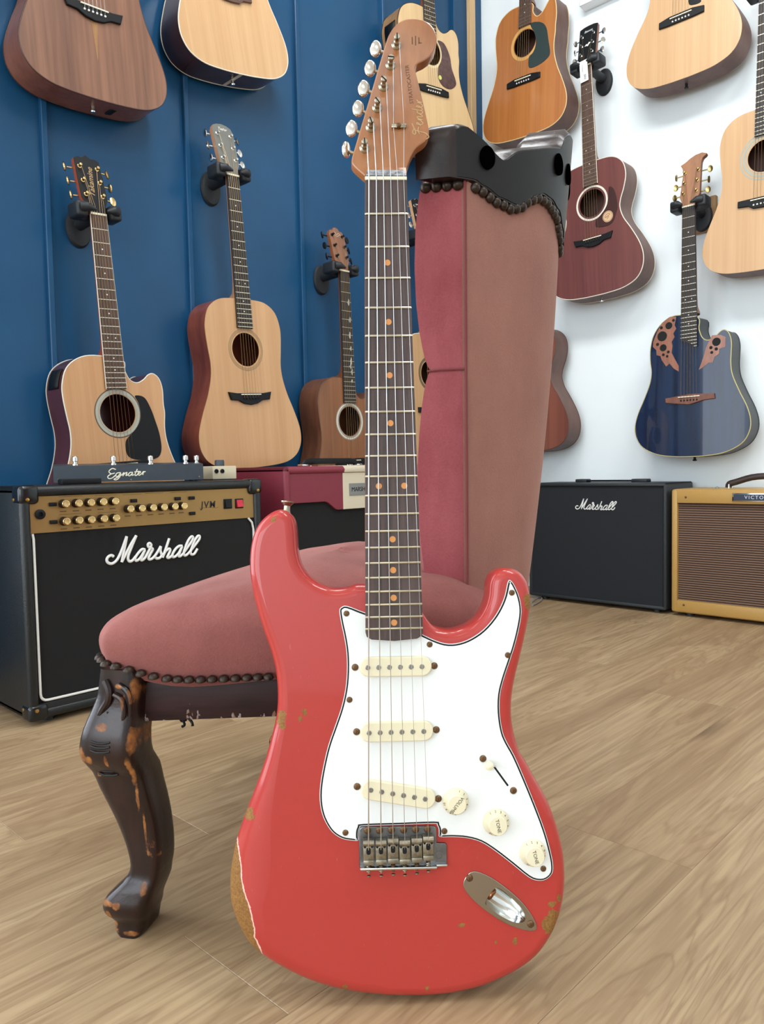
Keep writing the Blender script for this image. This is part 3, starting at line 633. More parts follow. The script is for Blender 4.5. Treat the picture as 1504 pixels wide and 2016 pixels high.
# ---- cabriole legs: (height, front, back) of the leg in the chair's fore-aft direction, from the photo at the leg's own distance
K = .000547
prof = [(1290,212,292),(1315,207,298),(1345,202,296),(1375,190,293),(1410,177,291),(1445,170,293),(1475,171,294),(1505,178,297),(1540,191,303),(1575,205,309),(1610,219,313),(1645,231,315),(1675,240,315),(1705,245,313),(1728,238,308),(1748,220,303),(1766,200,297),(1780,189,292),(1795,187,287),(1808,192,283),(1822,203,278),(1838,206,274),(1850,208,271),(1858,216,264)]
def front_leg(name, yc, mirror):
    rings = []
    for (y_, l_, r_) in prof:
        z = (1857 - y_) * K; z = max(0, z) if y_ < 1856 else 0
        f = .471 + (235 - l_) * K; bk = .471 + (235 - r_) * K
        d = (f - bk); mid = (f + bk) / 2
        if y_ < 1480: sh = .010 + .014 * math.exp(-((y_ - 1445) / 60) ** 2)
        else: sh = .010 * math.exp(-((y_ - 1480) / 120) ** 2) + .006 * math.exp(-((y_ - 1785) / 26) ** 2)
        hw = .030 if y_ < 1400 else .030 - .006 * min(1, (y_ - 1400) / 230)
        if 1730 < y_ < 1815: hw = .029
        elif y_ >= 1815: hw = .025
        ring = []
        for k in range(28):
            a = 2 * math.pi * k / 28; c, s = math.cos(a), math.sin(a)
            e = .45; xx = math.copysign(abs(c) ** e, c); yy = math.copysign(abs(s) ** e, s)
            ring.append((mid + xx * d / 2, yc + mirror * (yy * hw + sh), z))
        if mirror < 0: ring.reverse()
        rings.append(ring)
    rings.reverse()
    rings = list(zip(*[catmull([r[i] for r in rings], 2, False) for i in range(28)]))
    lg = part(name, G().loft([list(r) for r in rings]), DW, ch, 50)
    # carved grooves on the knee
    if mirror > 0:
        for y_ in (1428, 1437, 1446, 1486, 1494, 1502):
            z = (1857 - y_) * K; xs = [.471 + (235 - p) * K for p in (208, 222, 240, 250)]
            part('carved_groove', G().tube([(xs[0], yc + hwid_leg(y_), z), (xs[1], yc + hwid_leg(y_) + .0012, z - .0015), (xs[2], yc + hwid_leg(y_) + .0010, z - .0012), (xs[3], yc + hwid_leg(y_), z)], .0013, 6), BLKW, lg)
        zf = yc + hwid_leg(1370) + .0005
        P = lambda px, py, o=0: (*_lp(px, py)[:1], zf + o, _lp(px, py)[1])
        for nm_, pts_, r_ in (('carved_scroll', [P(252, 1338), P(268, 1346, .001), P(275, 1368, .001), P(268, 1392), P(252, 1402), P(240, 1392, -.001), P(238, 1372, -.001)], .0030), ('carved_scroll', [P(232, 1312, -.002), P(242, 1330, .0005), P(240, 1350, .001), P(224, 1372, -.001), P(212, 1392, -.002)], .0042), ('carved_scroll', [P(262, 1318, -.001), P(280, 1330), P(286, 1352), P(284, 1380, -.001)], .0028)):
            part(nm_, G().tube(catmull(pts_, 4, False), r_, 8), DW, lg)
    return lg
def hwid_leg(y_): return .030 + .010 + (.014 * math.exp(-((y_ - 1445) / 60) ** 2) if y_ < 1480 else 0) - .0015
LEGY = .255
front_leg('front_leg', LEGY, 1); front_leg('front_leg', -LEGY, -1)
for s_ in (-1, 1):
    pts = [(.12, s_ * .135, .30), (.12, s_ * .135, .22), (.122, s_ * .134, .12), (.118, s_ * .135, .03), (.115, s_ * .135, 0)]
    part('back_leg', G().tube(catmull(pts, 4, False), [.021] * 6 + [.019] * 11, 14, upv=(1, 0, 0)), DW, ch, 50)
# ---- seat rails
def railbar(p0, p1, z0=.247, z1=.292, th=.026):
    d = (Vector(p1) - Vector(p0)); L = d.length; ang = math.degrees(math.atan2(d.y, d.x))
    return G().box(0, -th / 2, z0, L, th / 2, z1, T(*p0) @ RZ(ang), b=.003)
for s_ in (-1, 1): part('side_rail', railbar((.462, s_ * .2655), (.075, s_ * .158)), RW, ch, 30)
part('back_rail', railbar((.07, -.15), (.07, .15)), RW, ch, 30)
part('front_rail', railbar((.455, -.24), (.455, .24)), RW, ch, 30)
# ---- seat cushion
so = catmull([(.498, .245), (.508, .12), (.512, 0), (.508, -.12), (.498, -.245), (.482, -.283), (.448, -.291), (.30, -.245), (.16, -.20), (.075, -.165), (.06, 0), (.075, .165), (.16, .20), (.30, .245), (.448, .291), (.482, .283)], 7)
so = ccw(so); cxs, cys = .29, 0
def corner(x_, y_): # cushion edge sits higher over the front legs
    return math.exp(-(((x_ - .478) / .05) ** 2 + ((abs(y_) - .27) / .06) ** 2))
rings = []
prof_s = catmull([(.955, .290, 1), (.982, .298, 1), (1.0, .314, .9), (1.006, .332, .65), (.996, .350, .35), (.965, .366, .15), (.90, .380, .04), (.80, .392, 0), (.64, .400, 0), (.42, .405, 0), (.2, .406, 0), (.05, .406, 0)], 3, False)
for s_, z_, cr in prof_s:
    rings.append([(cxs + (x_ - cxs) * s_, cys + (y_ - cys) * s_, z_ + .024 * corner(x_, y_) * cr + (.006 * math.exp(-((x_ - .30) / .12) ** 2) if s_ < .9 else 0) - .022 * max(0, (x_ - .30) / .22) * (1 - abs(s_ - .75) / .5 if abs(s_ - .75) < .5 else 0)) for x_, y_ in so])
part('seat_cushion', G().loft(rings, True, True, True), VEL, ch, 180)
NAILM = mat('tarnished_nail', '3a2f28', .4, .7, var=.25, vscale=300)
NAIL = G().lathe([(.0062, -.0005), (.0060, .0012), (.0048, .0034), (.0026, .0048), (.00001, .0052)], 12).mesh('nail_head'); fin(NAIL, NAILM, 60)
def nail(p, d, s_=1.0):
    o = part('nail_head', NAIL, NAILM, ch); q = Vector(d).to_track_quat('Z', 'Y')
    o.matrix_local = Matrix.Translation(p) @ q.to_matrix().to_4x4() @ Matrix.Diagonal((s_, s_, s_, 1))
acc = 0.0; seq = so + so[:1]; last = Vector(seq[0])
for k in range(len(seq) - 1):
    for j in range(6):
        p = Vector(seq[k]).lerp(Vector(seq[k + 1]), j / 6); acc += (p - last).length; last = p
        gap = .0112 if p.y > 0 else .027
        if acc >= gap and p.x > .085:
            acc = 0; c_ = corner(p.x, p.y); d_ = Vector((p.x - .29, p.y, 0)).normalized()
            e_ = Vector(seq[k + 1]) - Vector(seq[k]); nn = Vector((e_.y, -e_.x, .1)).normalized()
            nail((cxs + (p.x - cxs) * 1.004 , p.y * 1.006, .2955 + .024 * c_), nn)
part('torn_lining', strokes([[(.42, .235, .247), (.415, .237, .238), (.408, .239, .240)], [(.418, .236, .246), (.41, .239, .235), (.413, .24, .232)], [(.412, .236, .246), (.402, .238, .238), (.4, .239, .233)], [(.425, .24, .247), (.40, .24, .243)]], .0016, flat=1), BLACK, ch)
# ---- curved back
ZB, ZT = .40, .90
def bk(z):
    f = (z - ZB) / (ZT - ZB); return (.13 + .035 * f, .067 + .039 * f, .029 - .046 * f)   # half width, depth of curve, centre x
def outer(t, z, o=0.0):
    hw, s, xc = bk(z); return Vector((xc + s * t * t - o, hw * t, z))
def znail(t):
    t = abs(t); P = [(0, .801), (.15, .817), (.3, .834), (.43, .842), (.52, .844), (.6, .839), (.68, .828), (.75, .822), (.85, .826), (.95, .835), (1, .840), (1.3, .840)]
    for (a, p), (b, q) in zip(P, P[1:]):
        if a <= t <= b: f = (t - a) / (b - a); f = f * f * (3 - 2 * f); return p + (q - p) * f
    return .840
def puff(z):
    a = 0
    for z0, z1 in ((.36, .634), (.634, .86)):
        if z0 <= z <= z1: a = math.sin(math.pi * (z - z0) / (z1 - z0)) ** .55
    return a
zs = [.30, .33, .36, .375, .40, .44, .48, .52, .56, .59, .61, .622, .630, .634, .638, .646, .66, .68, .71, .75, .79, .82, .838, .85]
ts = [-1 + 2 * k / 24 for k in range(25)]
rings = []
for z in zs:
    T_ = .052 + .022 * puff(z); inn = []
    for t in reversed(ts):
        zz = min(z, znail(t) + .004) if z > .8 else z
        e = max(0, (abs(t) - .86) / .14); q = outer(t, zz, -(T_ + .012 * puff(z) * (1 - t * t)) * (1 - .22 * e ** 2)); inn.append((q.x, q.y * (1 + .02 * puff(z)), q.z))
    out = []
    for t in ts:
        zz = min(z, znail(t) + .004) if z > .8 else z
        out.append(tuple(outer(t, zz, -.004)))
    rings.append(out + inn)
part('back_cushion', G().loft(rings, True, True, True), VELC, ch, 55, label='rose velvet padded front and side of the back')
rings = []
for z in zs:
    row = [tuple(outer(t, min(z, znail(t) + .002) if z > .8 else z, .003 + .006 * math.sin(math.pi * min(1, max(0, (z - .36) / .5))) * (1 - t ** 4))) for t in ts]
    rowi = [tuple(outer(t, min(z, znail(t) + .002) if z > .8 else z, -.006)) for t in reversed(ts)]
    rings.append(row + rowi)
part('outside_back', G().loft(rings, True, True, True), VELB, ch, 55, label='velvet covering the rear of the back, tinted mauve for grazing sheen')
for s_ in (-1, 1):
    part('seam', G().tube([tuple(outer(s_ * 1.0, z, .0008) + Vector((.001, s_ * .0015, 0))) for z in [.31 + .02 * k for k in range(28)]], .0016, 6), mat('seam_thread', '7a3a3c', .9), ch)
    sp = [outer(s_, .634, -.002) + Vector((0, s_ * .0012, 0)), outer(s_, .634, -.03) + Vector((0, s_ * .002, 0)), outer(s_, .633, -.045) + Vector((0, s_ * .001, 0))]
    part('cross_seam', G().tube([tuple(q) for q in sp], .0014, 6), mat('seam_thread', '7a3a3c', .9), ch)
def ztop(t):
    t = abs(t); P = [(0, .942), (.2, .936), (.29, .924), (.33, .909), (.45, .902), (.59, .893), (.74, .884), (.78, .879), (.81, .872), (.84, .868), (.88, .872), (.95, .885), (1.03, .896), (1.07, .895), (1.10, .888), (1.12, .874), (1.14, .86)]
    for (a, p), (b, q) in zip(P, P[1:]):
        if a <= t <= b: return p + (q - p) * (t - a) / (b - a)
    return .86
tt = [-1.12 + 2.24 * k / 96 for k in range(97)]
g = G(); front = []; back = []; NZ = 8
def crest_pt(t, f, o):
    z0, z1 = znail(t) - .002, ztop(t); z = z0 + (z1 - z0) * f; q = outer(t, z, o); return tuple(q)
rings = []
for t in tt:
    th = .046 - .020 * max(0, min(1, (abs(t) - .7) / .4))
    o1 = .010
    ring = [crest_pt(t, f, o1) for f in (0, .25, .5, .75, .95)] + [crest_pt(t, 1, o1 - .006)] + [crest_pt(t, 1, -th + .008)] + [crest_pt(t, f, -th) for f in (.93, .6, .3, 0)]
    rings.append(ring)
cr = part('crest_rail', G().loft(rings, True, True, True), DWC, ch, 40)
# the rear face of the crest rail is painted black and drilled
rings = []
for t in [-1.085 + 2.17 * k / 90 for k in range(91)]:
    rings.append([crest_pt(t, f, .0112) for f in (.03, .25, .5, .75, .93)] + [crest_pt(t, f, .009) for f in (.93, .5, .03)])
part('black_rear_face', G().loft(rings, True, True, True), BLKW, cr, 40)
for t, f in ((.94, .62), (.38, .66), (.17, .55), (-.17, .55), (-.38, .66), (-.94, .62)):
    q = Vector(crest_pt(t, f, .0113)); hw, s, xc = bk(q.z); nrm = Vector((-1, 2 * s * t / hw * 1.0, 0)).normalized()
    M = Matrix.Translation(q + nrm * .0018) @ nrm.to_track_quat('Z', 'Y').to_matrix().to_4x4()
    part('drilled_hole', G().lathe([(.0115, -.002), (.0115, .0007), (.00001, .0007)], 24, M @ Matrix.Diagonal((.85, 1.1, 1, 1))), mat('hole_void_black', '020202', 1, Specular_IOR_Level=0), cr)
t = -1.0; acc = 0; last = outer(-1, znail(-1), .006)
for k in range(400):
    t = -1 + 2 * k / 399; p = outer(t, znail(t) - .006, .006); acc += (p - last).length; last = p
    if acc >= .0102 or k == 0:
        acc = 0; hw, s, xc = bk(p.z); nrm = Vector((-1, 2 * s * t / hw, 0)).normalized(); nail(p, nrm)
for s_ in (-1, 1):
    for o_ in (-.008, -.020, -.032, -.044):
        q = outer(s_, .835, o_); nail(q + Vector((0, s_ * .0015, 0)), (.1, s_ * 1, 0), 1.05)
# ================================================================ acoustic guitars on the walls
XS, YS = XL + .124, YW - .150                  # planes of the strings in front of the two walls
DREAD = [(.0, 0), (.05, .001), (.095, .010), (.127, .035), (.142, .075), (.1435, .11), (.139, .155), (.1345, .195), (.1375, .235), (.152, .285), (.174, .335), (.193, .385), (.1985, .42), (.193, .452), (.172, .482), (.13, .502), (.07, .509), (0, .511)]
GRAND = [(.0, 0), (.05, .001), (.098, .012), (.128, .042), (.137, .085), (.128, .13), (.114, .168), (.110, .198), (.122, .238), (.152, .288), (.180, .343), (.192, .39), (.186, .435), (.160, .47), (.11, .49), (.05, .496), (0, .497)]
OVAT = [(.0, 0), (.05, .002), (.098, .022), (.128, .06), (.140, .105), (.141, .15), (.137, .19), (.143, .23), (.165, .285), (.188, .335), (.2, .38), (.196, .42), (.172, .458), (.12, .485), (.06, .495), (0, .497)]
CUT = [(.028, .012), (.032, .04), (.044, .064), (.064, .072), (.084, .064), (.101, .050), (.117, .048), (.132, .062), (.139, .09), (.1375, .13)]
CUTS = [(.028, .012), (.034, .045), (.052, .068), (.075, .064), (.097, .040), (.115, .018), (.126, .016), (.137, .045), (.142, .09), (.139, .13)]
CUTO = [(.028, .02), (.032, .06), (.044, .092), (.064, .103), (.086, .094), (.105, .078), (.12, .076), (.133, .092), (.139, .12), (.138, .155)]
def outline(shape, cut, sc_, width):
    L = [(-x_ * width, v) for x_, v in shape[1:-1]]
    Rt = [(x_ * width, v) for x_, v in shape[1:-1]]
    if cut: Rt = [(x_ * width, v) for x_, v in cut] + [q for q in Rt if q[1] > cut[-1][1] + .02]
    pts = ([] if cut else []) + [(-.0, 0)] * 0 + list(reversed(L)) + Rt + [(0, shape[-1][1])]
    return [(x_ * sc_, -v * sc_) for x_, v in pts]
def hexm(name, c, **k): return mat(name, c, **k)
NATO = wood('mahogany_neck', '8a5434', '6c3d25', 30, .06, .4)
HEADS = {'crest': [(.021, 0), (.026, .02), (.036, .04), (.0355, .10), (.034, .146), (.024, .152), (.012, .151), (0, .160)],
         'square': [(.021, 0), (.026, .02), (.0365, .036), (.037, .15), (.0365, .160), (.02, .165), (0, .166)],
         'taylor': [(.021, 0), (.025, .018), (.034, .034), (.0365, .09), (.0375, .135), (.031, .150), (.018, .156), (0, .159)],
         'curve': [(.020, 0), (.024, .018), (.034, .034), (.0345, .105), (.036, .125), (.028, .142), (.016, .143), (.010, .152), (0, .155)],
         'hook': None}
def tuner_meshes(kind, m):
    if kind == 'oval': bt = [(.55, -.0030), (.95, -.0016), (1, .0016), (.6, .0030)]; rx, ry = .0085, .0125
    else: bt = [(.8, -.0035), (1, -.002), (1, .002), (.8, .0035)]; rx, ry = .0075, .0105
    pr = [[(math.cos(2 * math.pi * k / 12) * rx * s_, math.sin(2 * math.pi * k / 12) * ry * s_, z_) for k in range(12)] for s_, z_ in bt]
    b = G().loft(pr).mesh('button'); fin(b, m, 45)
    p = G().lathe([(.0055, 0), (.0055, .0015), (.0034, .0025), (.0032, .0085), (.0040, .0095), (.0036, .0115), (.00001, .012)], 12).mesh('tuner'); fin(p, m, 35)
    return p, b
PIN = G().lathe([(.0027, 0), (.0030, .0012), (.0022, .0030), (.00001, .0034)], 10)
def acoustic(name, label, wall, pa, ua, pb, ub, top, side, shape=DREAD, cut=None, bsc=1.0, width=1.0, depth=.098, binding=None, bbind=None, scale=.645, nf=20, fbm=None, head='square', headm=None, heads=None, tun=CHROME, tkind='oval', bridge='belly', bridgem=BLACK, pinm=WHITE, hole=True, ros=None, guard=None, guardm=None, twist=0, dots=PEARL, logo=None, logom=None, endpin=CHROME, jack=False, preamp=None, joint=14, fbind=None, group=None, sdist=0.0, extra=None, strm=BRONZE, lean=0.0):
    global OFF
    ax, c = (0, XS + sdist) if wall == 'L' else (1, YS - sdist)
    n0 = Vector((1, 0, 0)) if wall == 'L' else Vector((0, -1, 0))
    A = onp(pa, ax, c); B = onp(pb, ax, c)
    L_ = (A - B).length; u = (A - B).normalized(); n = (Matrix.Rotation(R_(twist), 3, 'Z') @ n0)
    u = (u + n * lean).normalized(); n = (n - u * n.dot(u)).normalized(); r = u.cross(n)
    nut = A - u * ua
    ju = -scale * (1 - 2 ** (-joint / 12)); TOPN = -.0075
    ol = [(x_, y_ + ju) for x_, y_ in outline(shape, cut, bsc, width)]
    ol = ccw(catmull(ol, 4)); ubot = min(q[1] for q in ol)
    base = Vector((0, ubot, TOPN - depth / 2)); OFF = -base
    rt = thing(name, label, 'guitar', frame(r, u, n, nut + r * base.x + u * base.y + n * base.z), group)
    def loc(px, nn): # pixel -> local point on a plane of this guitar
        p = onplane(px, nut + n * nn, n) - nut; return (p.dot(r), p.dot(u))
    hu = ju - .1515 * bsc if joint == 14 else ju - .135 * bsc
    hr = .0505 * min(1, bsc * 1.02); hc = circle(0, hu, hr, 36)
    # body shell (sides and back), separate soundboard
    g = G(); n_ = len(ol); rings = [[(x_, y_, TOPN - .0028) for x_, y_ in ol], [(x_, y_, TOPN - depth + .004) for x_, y_ in ol], [(x_, y_, TOPN - depth) for x_, y_ in inset(ol, .004)]]
    rings.reverse(); g.loft(rings, True, True, False)
    part('body', g, side, rt, 35)
    sb = part('soundboard', G().prism(ol, TOPN - .0028, TOPN, holes=[hc] if hole is True else []), top, rt, 25)
    if binding:
        part('binding', G().tube([(x_, y_, TOPN - .0012) for x_, y_ in ol], .0018, 8, True), binding, rt, 60)
        part('back_binding', G().tube([(x_, y_, TOPN - depth + .003) for x_, y_ in ol], .0016, 6, True), bbind or binding, rt, 60)
    if hole is True:
        for r0, r1, m in (ros or ((1.08, 1.30, mat('rosette_brown', '6b5a45', .5)),)):
            part('rosette', G().prism(circle(0, hu, hr * r1, 40), TOPN, TOPN + .0004, holes=[circle(0, hu, hr * r0, 40)]), m, sb, 0)
    # neck
    wn, wj = .0215, .0275
    fend = -scale * (1 - 2 ** (-nf / 12)) - .004
    wd = lambda uu: wn + (.0285 - wn) * min(1, -uu / -fend)
    rings = []
    for uu, dp in ((0, .015), (ju * .5, .0165), (ju * .85, .019), (ju * .95, .030), (ju + .004, .060), (ju - .004, .062)):
        rings.append([(wd(uu) * math.cos(a_), uu, -.0055 - dp * math.sin(a_) ** .8 if 0 < k < 10 else -.0055) for k, a_ in [(k, math.pi * k / 10) for k in range(11)]])
    nm = heads or NATO
    part('neck', G().loft(rings), nm, rt, 40)
    fbm = fbm or mat('ebony_board', '26201e', .5)
    fb = part('fretboard', G().prism([(-wn, 0), (-wd(fend), fend), (wd(fend), fend), (wn, 0)], -.0065, 0, .0006, seg=1), fbm, rt, 30)
    if fbind:
        for s_ in (-1, 1): part('fretboard_binding', G().tube([(s_ * wn, 0, -.002), (s_ * wd(fend), fend, -.002)], .0016, 6), fbind, fb)
    for k in range(1, nf + 1):
        uu = -scale * (1 - 2 ** (-k / 12)); h = wd(uu) - .0006
        part('fret', G().box(-h, uu - .0009, -.0002, h, uu + .0009, .0009), FRM, fb, 0)
    if dots:
        me = G().lathe([(.0019, 0), (.0019, .0003), (.00001, .0003)], 10).mesh('inlay_dot'); fin(me, dots, 0)
        for k in (3, 5, 7, 9, 12, 15, 17):
            if k > nf: continue
            uu = -scale * (2 - 2 ** (-k / 12) - 2 ** (-(k - 1) / 12)) / 2
            for x_ in ((-.011, .011) if k == 12 else (0,)): part('inlay_dot', me, dots, fb, loc=(x_, uu, 0))
    part('nut', G().box(-wn, -.0005, -.004, wn, .0045, .0012), BONE, rt, 0)
    # headstock, tilted back
    HM = T(0, .0042, -.003) @ RX(-13)
    if head == 'hook':
        hp = [(-.021, 0), (-.027, .02), (-.034, .035), (-.030, .13), (-.035, .146), (-.042, .158), (-.026, .165), (-.010, .176), (.008, .184), (.030, .186), (.046, .178), (.044, .173), (.034, .166), (.030, .155), (.030, .13), (.034, .035), (.027, .02), (.021, 0)]
    else:
        hp = [(-x_, y_) for x_, y_ in HEADS[head]] + [(x_, y_) for x_, y_ in reversed(HEADS[head][:-1])]
    hm = headm or BLACK
    hd = part('headstock', G().prism(hp, -.0145, -.0015, M=HM), nm, rt, 30)
    part('face_veneer', G().prism(inset(ccw(hp), .0004), -.0016, 0, .0003, M=HM, seg=1), hm, hd, 25)
    pm, bmesh_ = tuner_meshes(tkind, tun)
    tp = []
    for s_ in (-1, 1):
        for d_ in (.048, .086, .124):
            xx = .0225 if d_ < .1 else .0235
            o = part('tuner', pm, tun, rt); o.matrix_local = Matrix.Translation(OFF) @ HM @ T(s_ * xx, d_, 0)
            b = part('button', bmesh_, tun, o, loc=(s_ * .0345, -.001, -.012)); b.rotation_euler = (0, R_(random.choice((0, 60, 90, 35))), 0)
            part('shaft', G().tube([(0, 0, -.012), (s_ * .029, -.001, -.012)], .0022, 8), tun, o, 40, loc=(0, 0, 0))
            tp.append(HM @ Vector((s_ * xx - s_ * .003, d_, .006)))
    # bridge
    su = -scale; BN = TOPN + .0075
    if bridge == 'belly': bo_ = [(-.078, .011), (.078, .011), (.078, -.009), (.045, -.012), (.03, -.022), (0, -.024), (-.03, -.022), (-.045, -.012), (-.078, -.009)]
    elif bridge == 'wing': bo_ = [(-.080, .012), (-.05, .008), (.05, .008), (.080, .012), (.072, -.012), (.045, -.014), (.025, -.024), (0, -.028), (-.025, -.024), (-.045, -.014), (-.072, -.012)]
    elif bridge == 'bar': bo_ = [(-.077, .006), (-.04, .013), (.04, .013), (.077, .006), (.077, -.014), (.045, -.016), (-.045, -.016), (-.077, -.014)]
    else: bo_ = [(-.085, .004), (0, .013), (.085, .008), (.087, -.010), (.05, -.012), (0, -.024), (-.06, -.016), (-.083, -.012)]
    bd = part('bridge', G().prism([(x_, su + y_ - .004) for x_, y_ in bo_], TOPN, BN, .002), bridgem, rt, 30)
    part('saddle', G().box(-.037, su - .0015, BN - .001, .037, su + .0015, BN + .003), BONE, bd, 0)
    pme = PIN.mesh('bridge_pin'); fin(pme, pinm, 40)
    sx = [-.027 + .0108 * k for k in range(6)]; nx = [-.0175 + .007 * k for k in range(6)]
    for k in range(6): part('bridge_pin', pme, pinm, bd, loc=(sx[k] * 1.02, su - .0125 - (.003 if bridge == 'belly' else 0), BN - .0004))
    for k in range(6):
        t_ = tp[2 - k] if False else (tp[k] if k < 3 else tp[5 - (k - 3)])
        part('string', G().tube([(sx[k], su - .011, BN + .0005), (sx[k], su, BN + .0035), (nx[k], .002, .0016), tuple(t_)], (.0006, .00055, .0005, .00045, .0004, .00035)[k], 5), strm, rt, 60)
    if endpin: part('end_pin', G().lathe([(.005, 0), (.0045, .006), (.0045, .010), (.0072, .013), (.0068, .016), (.00001, .017)], 14, T(0, ubot + .001, TOPN - depth * .5) @ RX(90)), endpin, rt)
    if guard:
        gp = [loc(q, TOPN) for q in guard]; gp = catmull(gp, 4)
        part('pickguard', G().prism(gp, TOPN, TOPN + .0016, .0005, seg=1, holes=[]), guardm or BLACK, rt, 30)
    if logo:
        for body_, sz, x_, d_, rot, sh in logo: part('logo_lettering', text(body_, sz, .0001, sh, M=HM @ T(x_, d_, .0003) @ RZ(rot)), logom or WHITE, hd, 0)
    if extra: extra(dict(rt=rt, loc=loc, TOPN=TOPN, hu=hu, ju=ju, ubot=ubot, depth=depth, ol=ol, su=su, HM=HM, hd=hd, fb=fb, sb=sb, wd=wd, fend=fend, scale=scale))
    OFF = Vector((0, 0, 0))
    return rt, frame(r, u, n, nut)
def side_panel(d, v0, v1, n0, n1, left=True):
    y0, y1 = d['ju'] - v1, d['ju'] - v0
    pts = sorted([q for q in inset(d['ol'], -.0018) if (q[0] < 0) == left and y0 - .02 < q[1] < y1 + .02], key=lambda q: q[1])
    seg = [q for q in pts if y0 <= q[1] <= y1]
    n_ = d['TOPN']; V = []; Fs = []
    for q in seg: V += [(q[0], q[1], n_ - n0), (q[0], q[1], n_ - n1)]
    for k in range(len(seg) - 1): Fs.append((2 * k, 2 * k + 1, 2 * k + 3, 2 * k + 2))
    o = part('preamp_panel', G().add(V, Fs), BLACK, d['rt'], 40); m_ = o.modifiers.new('thickness', 'SOLIDIFY'); m_.thickness = .002; m_.offset = 0
    return o
WOODB = mat('hanger_wood_block', 'a07a4c', .6)
def hanger(FR, wall, label, block=False):
    """yoke hanger behind the nut of a guitar whose nut frame is FR"""
    nut = FR.translation; n0 = Vector((1, 0, 0)) if wall == 'L' else Vector((0, -1, 0)); u = FR.col[1].to_3d(); u = (u - n0 * u.dot(n0)).normalized(); r = u.cross(n0)
    d = (nut.x - XL) if wall == 'L' else (YW - nut.y)
    p = nut - n0 * d; M = frame(r, u, n0, p)
    h = thing('guitar_hanger', label, 'hanger', M)
    z0 = 0
    if block:
        part('mounting_block', G().box(-.045, -.06, 0, .045, .06, .02, b=.003), WOODB, h); z0 = .02
    part('wall_plate', G().lathe([(.040, 0), (.041, .004), (.037, .011), (.024, .015), (.00001, .016)], 28, T(0, -.008, z0) @ Matrix.Diagonal((.86, 1.25, 1, 1))), RUBBER, h)
    yz = d - .030
    part('arm', G().tube([(0, 0, z0 + .01), (0, .001, yz - .01), (0, .004, yz)], [.016, .0145, .020], 14), RUBBER, h)
    yk = part('yoke', G().box(-.040, -.012, yz - .012, .040, .016, yz + .006, b=.006), RUBBER, h)
    for s_ in (-1, 1):
        part('fork', G().box(s_ * .046 - .0155, -.010, yz - .016, s_ * .046 + .0155, .028, yz + .040, b=.007, seg=3), RUBBER, yk)
        part('lock_tab', G().tube([(s_ * .047, .012, yz + .036), (s_ * .034, .012, yz + .046), (s_ * .014, .006, yz + .050)], [.0135, .011, .003], 12), RUBBER, yk)
    return h

SPR = wood('spruce_top', 'c69668', 'b58253', 26, .02, .4, .25, dist=.1)
SPRL = wood('pale_spruce_top', 'c9a276', 'ba9063', 26, .02, .45, .1, dist=.1)
SPRW = wood('warm_spruce_top', 'c79a6b', 'b78757', 20, .02, .35, .3, dist=.1)
SAP = wood('red_mahogany_side', '8a4630', '6b3022', 14, .2, .35, .3)
DSIDE = wood('dark_burst_side', '4a2a20', '2c1813', 18, .2, .2, .6)
BRSIDE = wood('brown_side', '6d4c3e', '553829', 18, .2, .4, .2)
MSIDE = wood('taupe_mahogany_side', '6a4a40', '54382f', 18, .2, .5)
IVORY = mat('ivory_binding', 'dcd5c4', .35)
GREYB = mat('grey_green_binding', 'a5a89c', .35)
GREYR = mat('rosette_grey', '9aa096', .4)
TANR = mat('rosette_tan', '8a7350', .5)
CREAMR = mat('rosette_cream', 'd8cba4', .45)
RBOARD = wood('brown_rosewood_board', '5a4035', '3d2a22', 90, .05, .5)
GH = 'acoustic guitars on the blue wall'; GW = 'acoustic guitars on the white wall'
HG = []
# ---- blue wall
KOA = wood('koa_body', '8a5f48', '5f3d2e', 16, .04, .35, .15, dist=.5)
def koa_x(d):
    part('wedge_inlay', G().prism([(-.0085, d['su'] - .03), (.0085, d['su'] - .03), (.0006, d['su'] - .125), (-.0006, d['su'] - .125)], d['TOPN'], d['TOPN'] + .0004), wood('wedge_wood', 'a87c4c', '8a6136', 60, .05, .4), d['sb'], 0)
    part('jack_panel', G().prism(rrect(-.02, -.018, .02, .018, .008), 0, .003, M=T(.062, d['ubot'] + .0045, d['TOPN'] - .055) @ RY(0) @ RZ(8) @ RX(90)), BLACK, d['rt'])
rt, FR = acoustic('acoustic_guitar', 'dark brown koa acoustic guitar with black bridge, highest above the gold panel amplifier', 'L', (186, 15), -.645, (195, 115), -.80, KOA, wood('koa_side', '8d5a45', '6f4232', 16, .08, .35, .2), binding=mat('dark_edge', '4a3026', .4), bridge='wing', head='square', endpin=CHROME, jack=True, extra=koa_x, group=None, strm=STEEL)
HG.append((FR, 'L', 'black yoke hanger holding the dark brown koa guitar', False))
def top2_x(d):
    part('end_wedge', G().box(-.006, d['ubot'] - .0009, d['TOPN'] - d['depth'] + .004, .006, d['ubot'] + .004, d['TOPN'] - .004), IVORY, d['rt'], 0)
rt, FR = acoustic('acoustic_guitar', 'pale topped acoustic guitar with dark glossy sides, high on the blue wall', 'L', (454, -17), -.645, (466, 60), -.775, SPRL, DSIDE, binding=IVORY, bridgem=mat('rosewood_bridge', '5a4038', .5), extra=top2_x)
HG.append((FR, 'L', 'black yoke hanger holding the pale guitar with dark glossy sides', False))
def tak_x(d):
    side_panel(d, .03, .085, .02, .078)
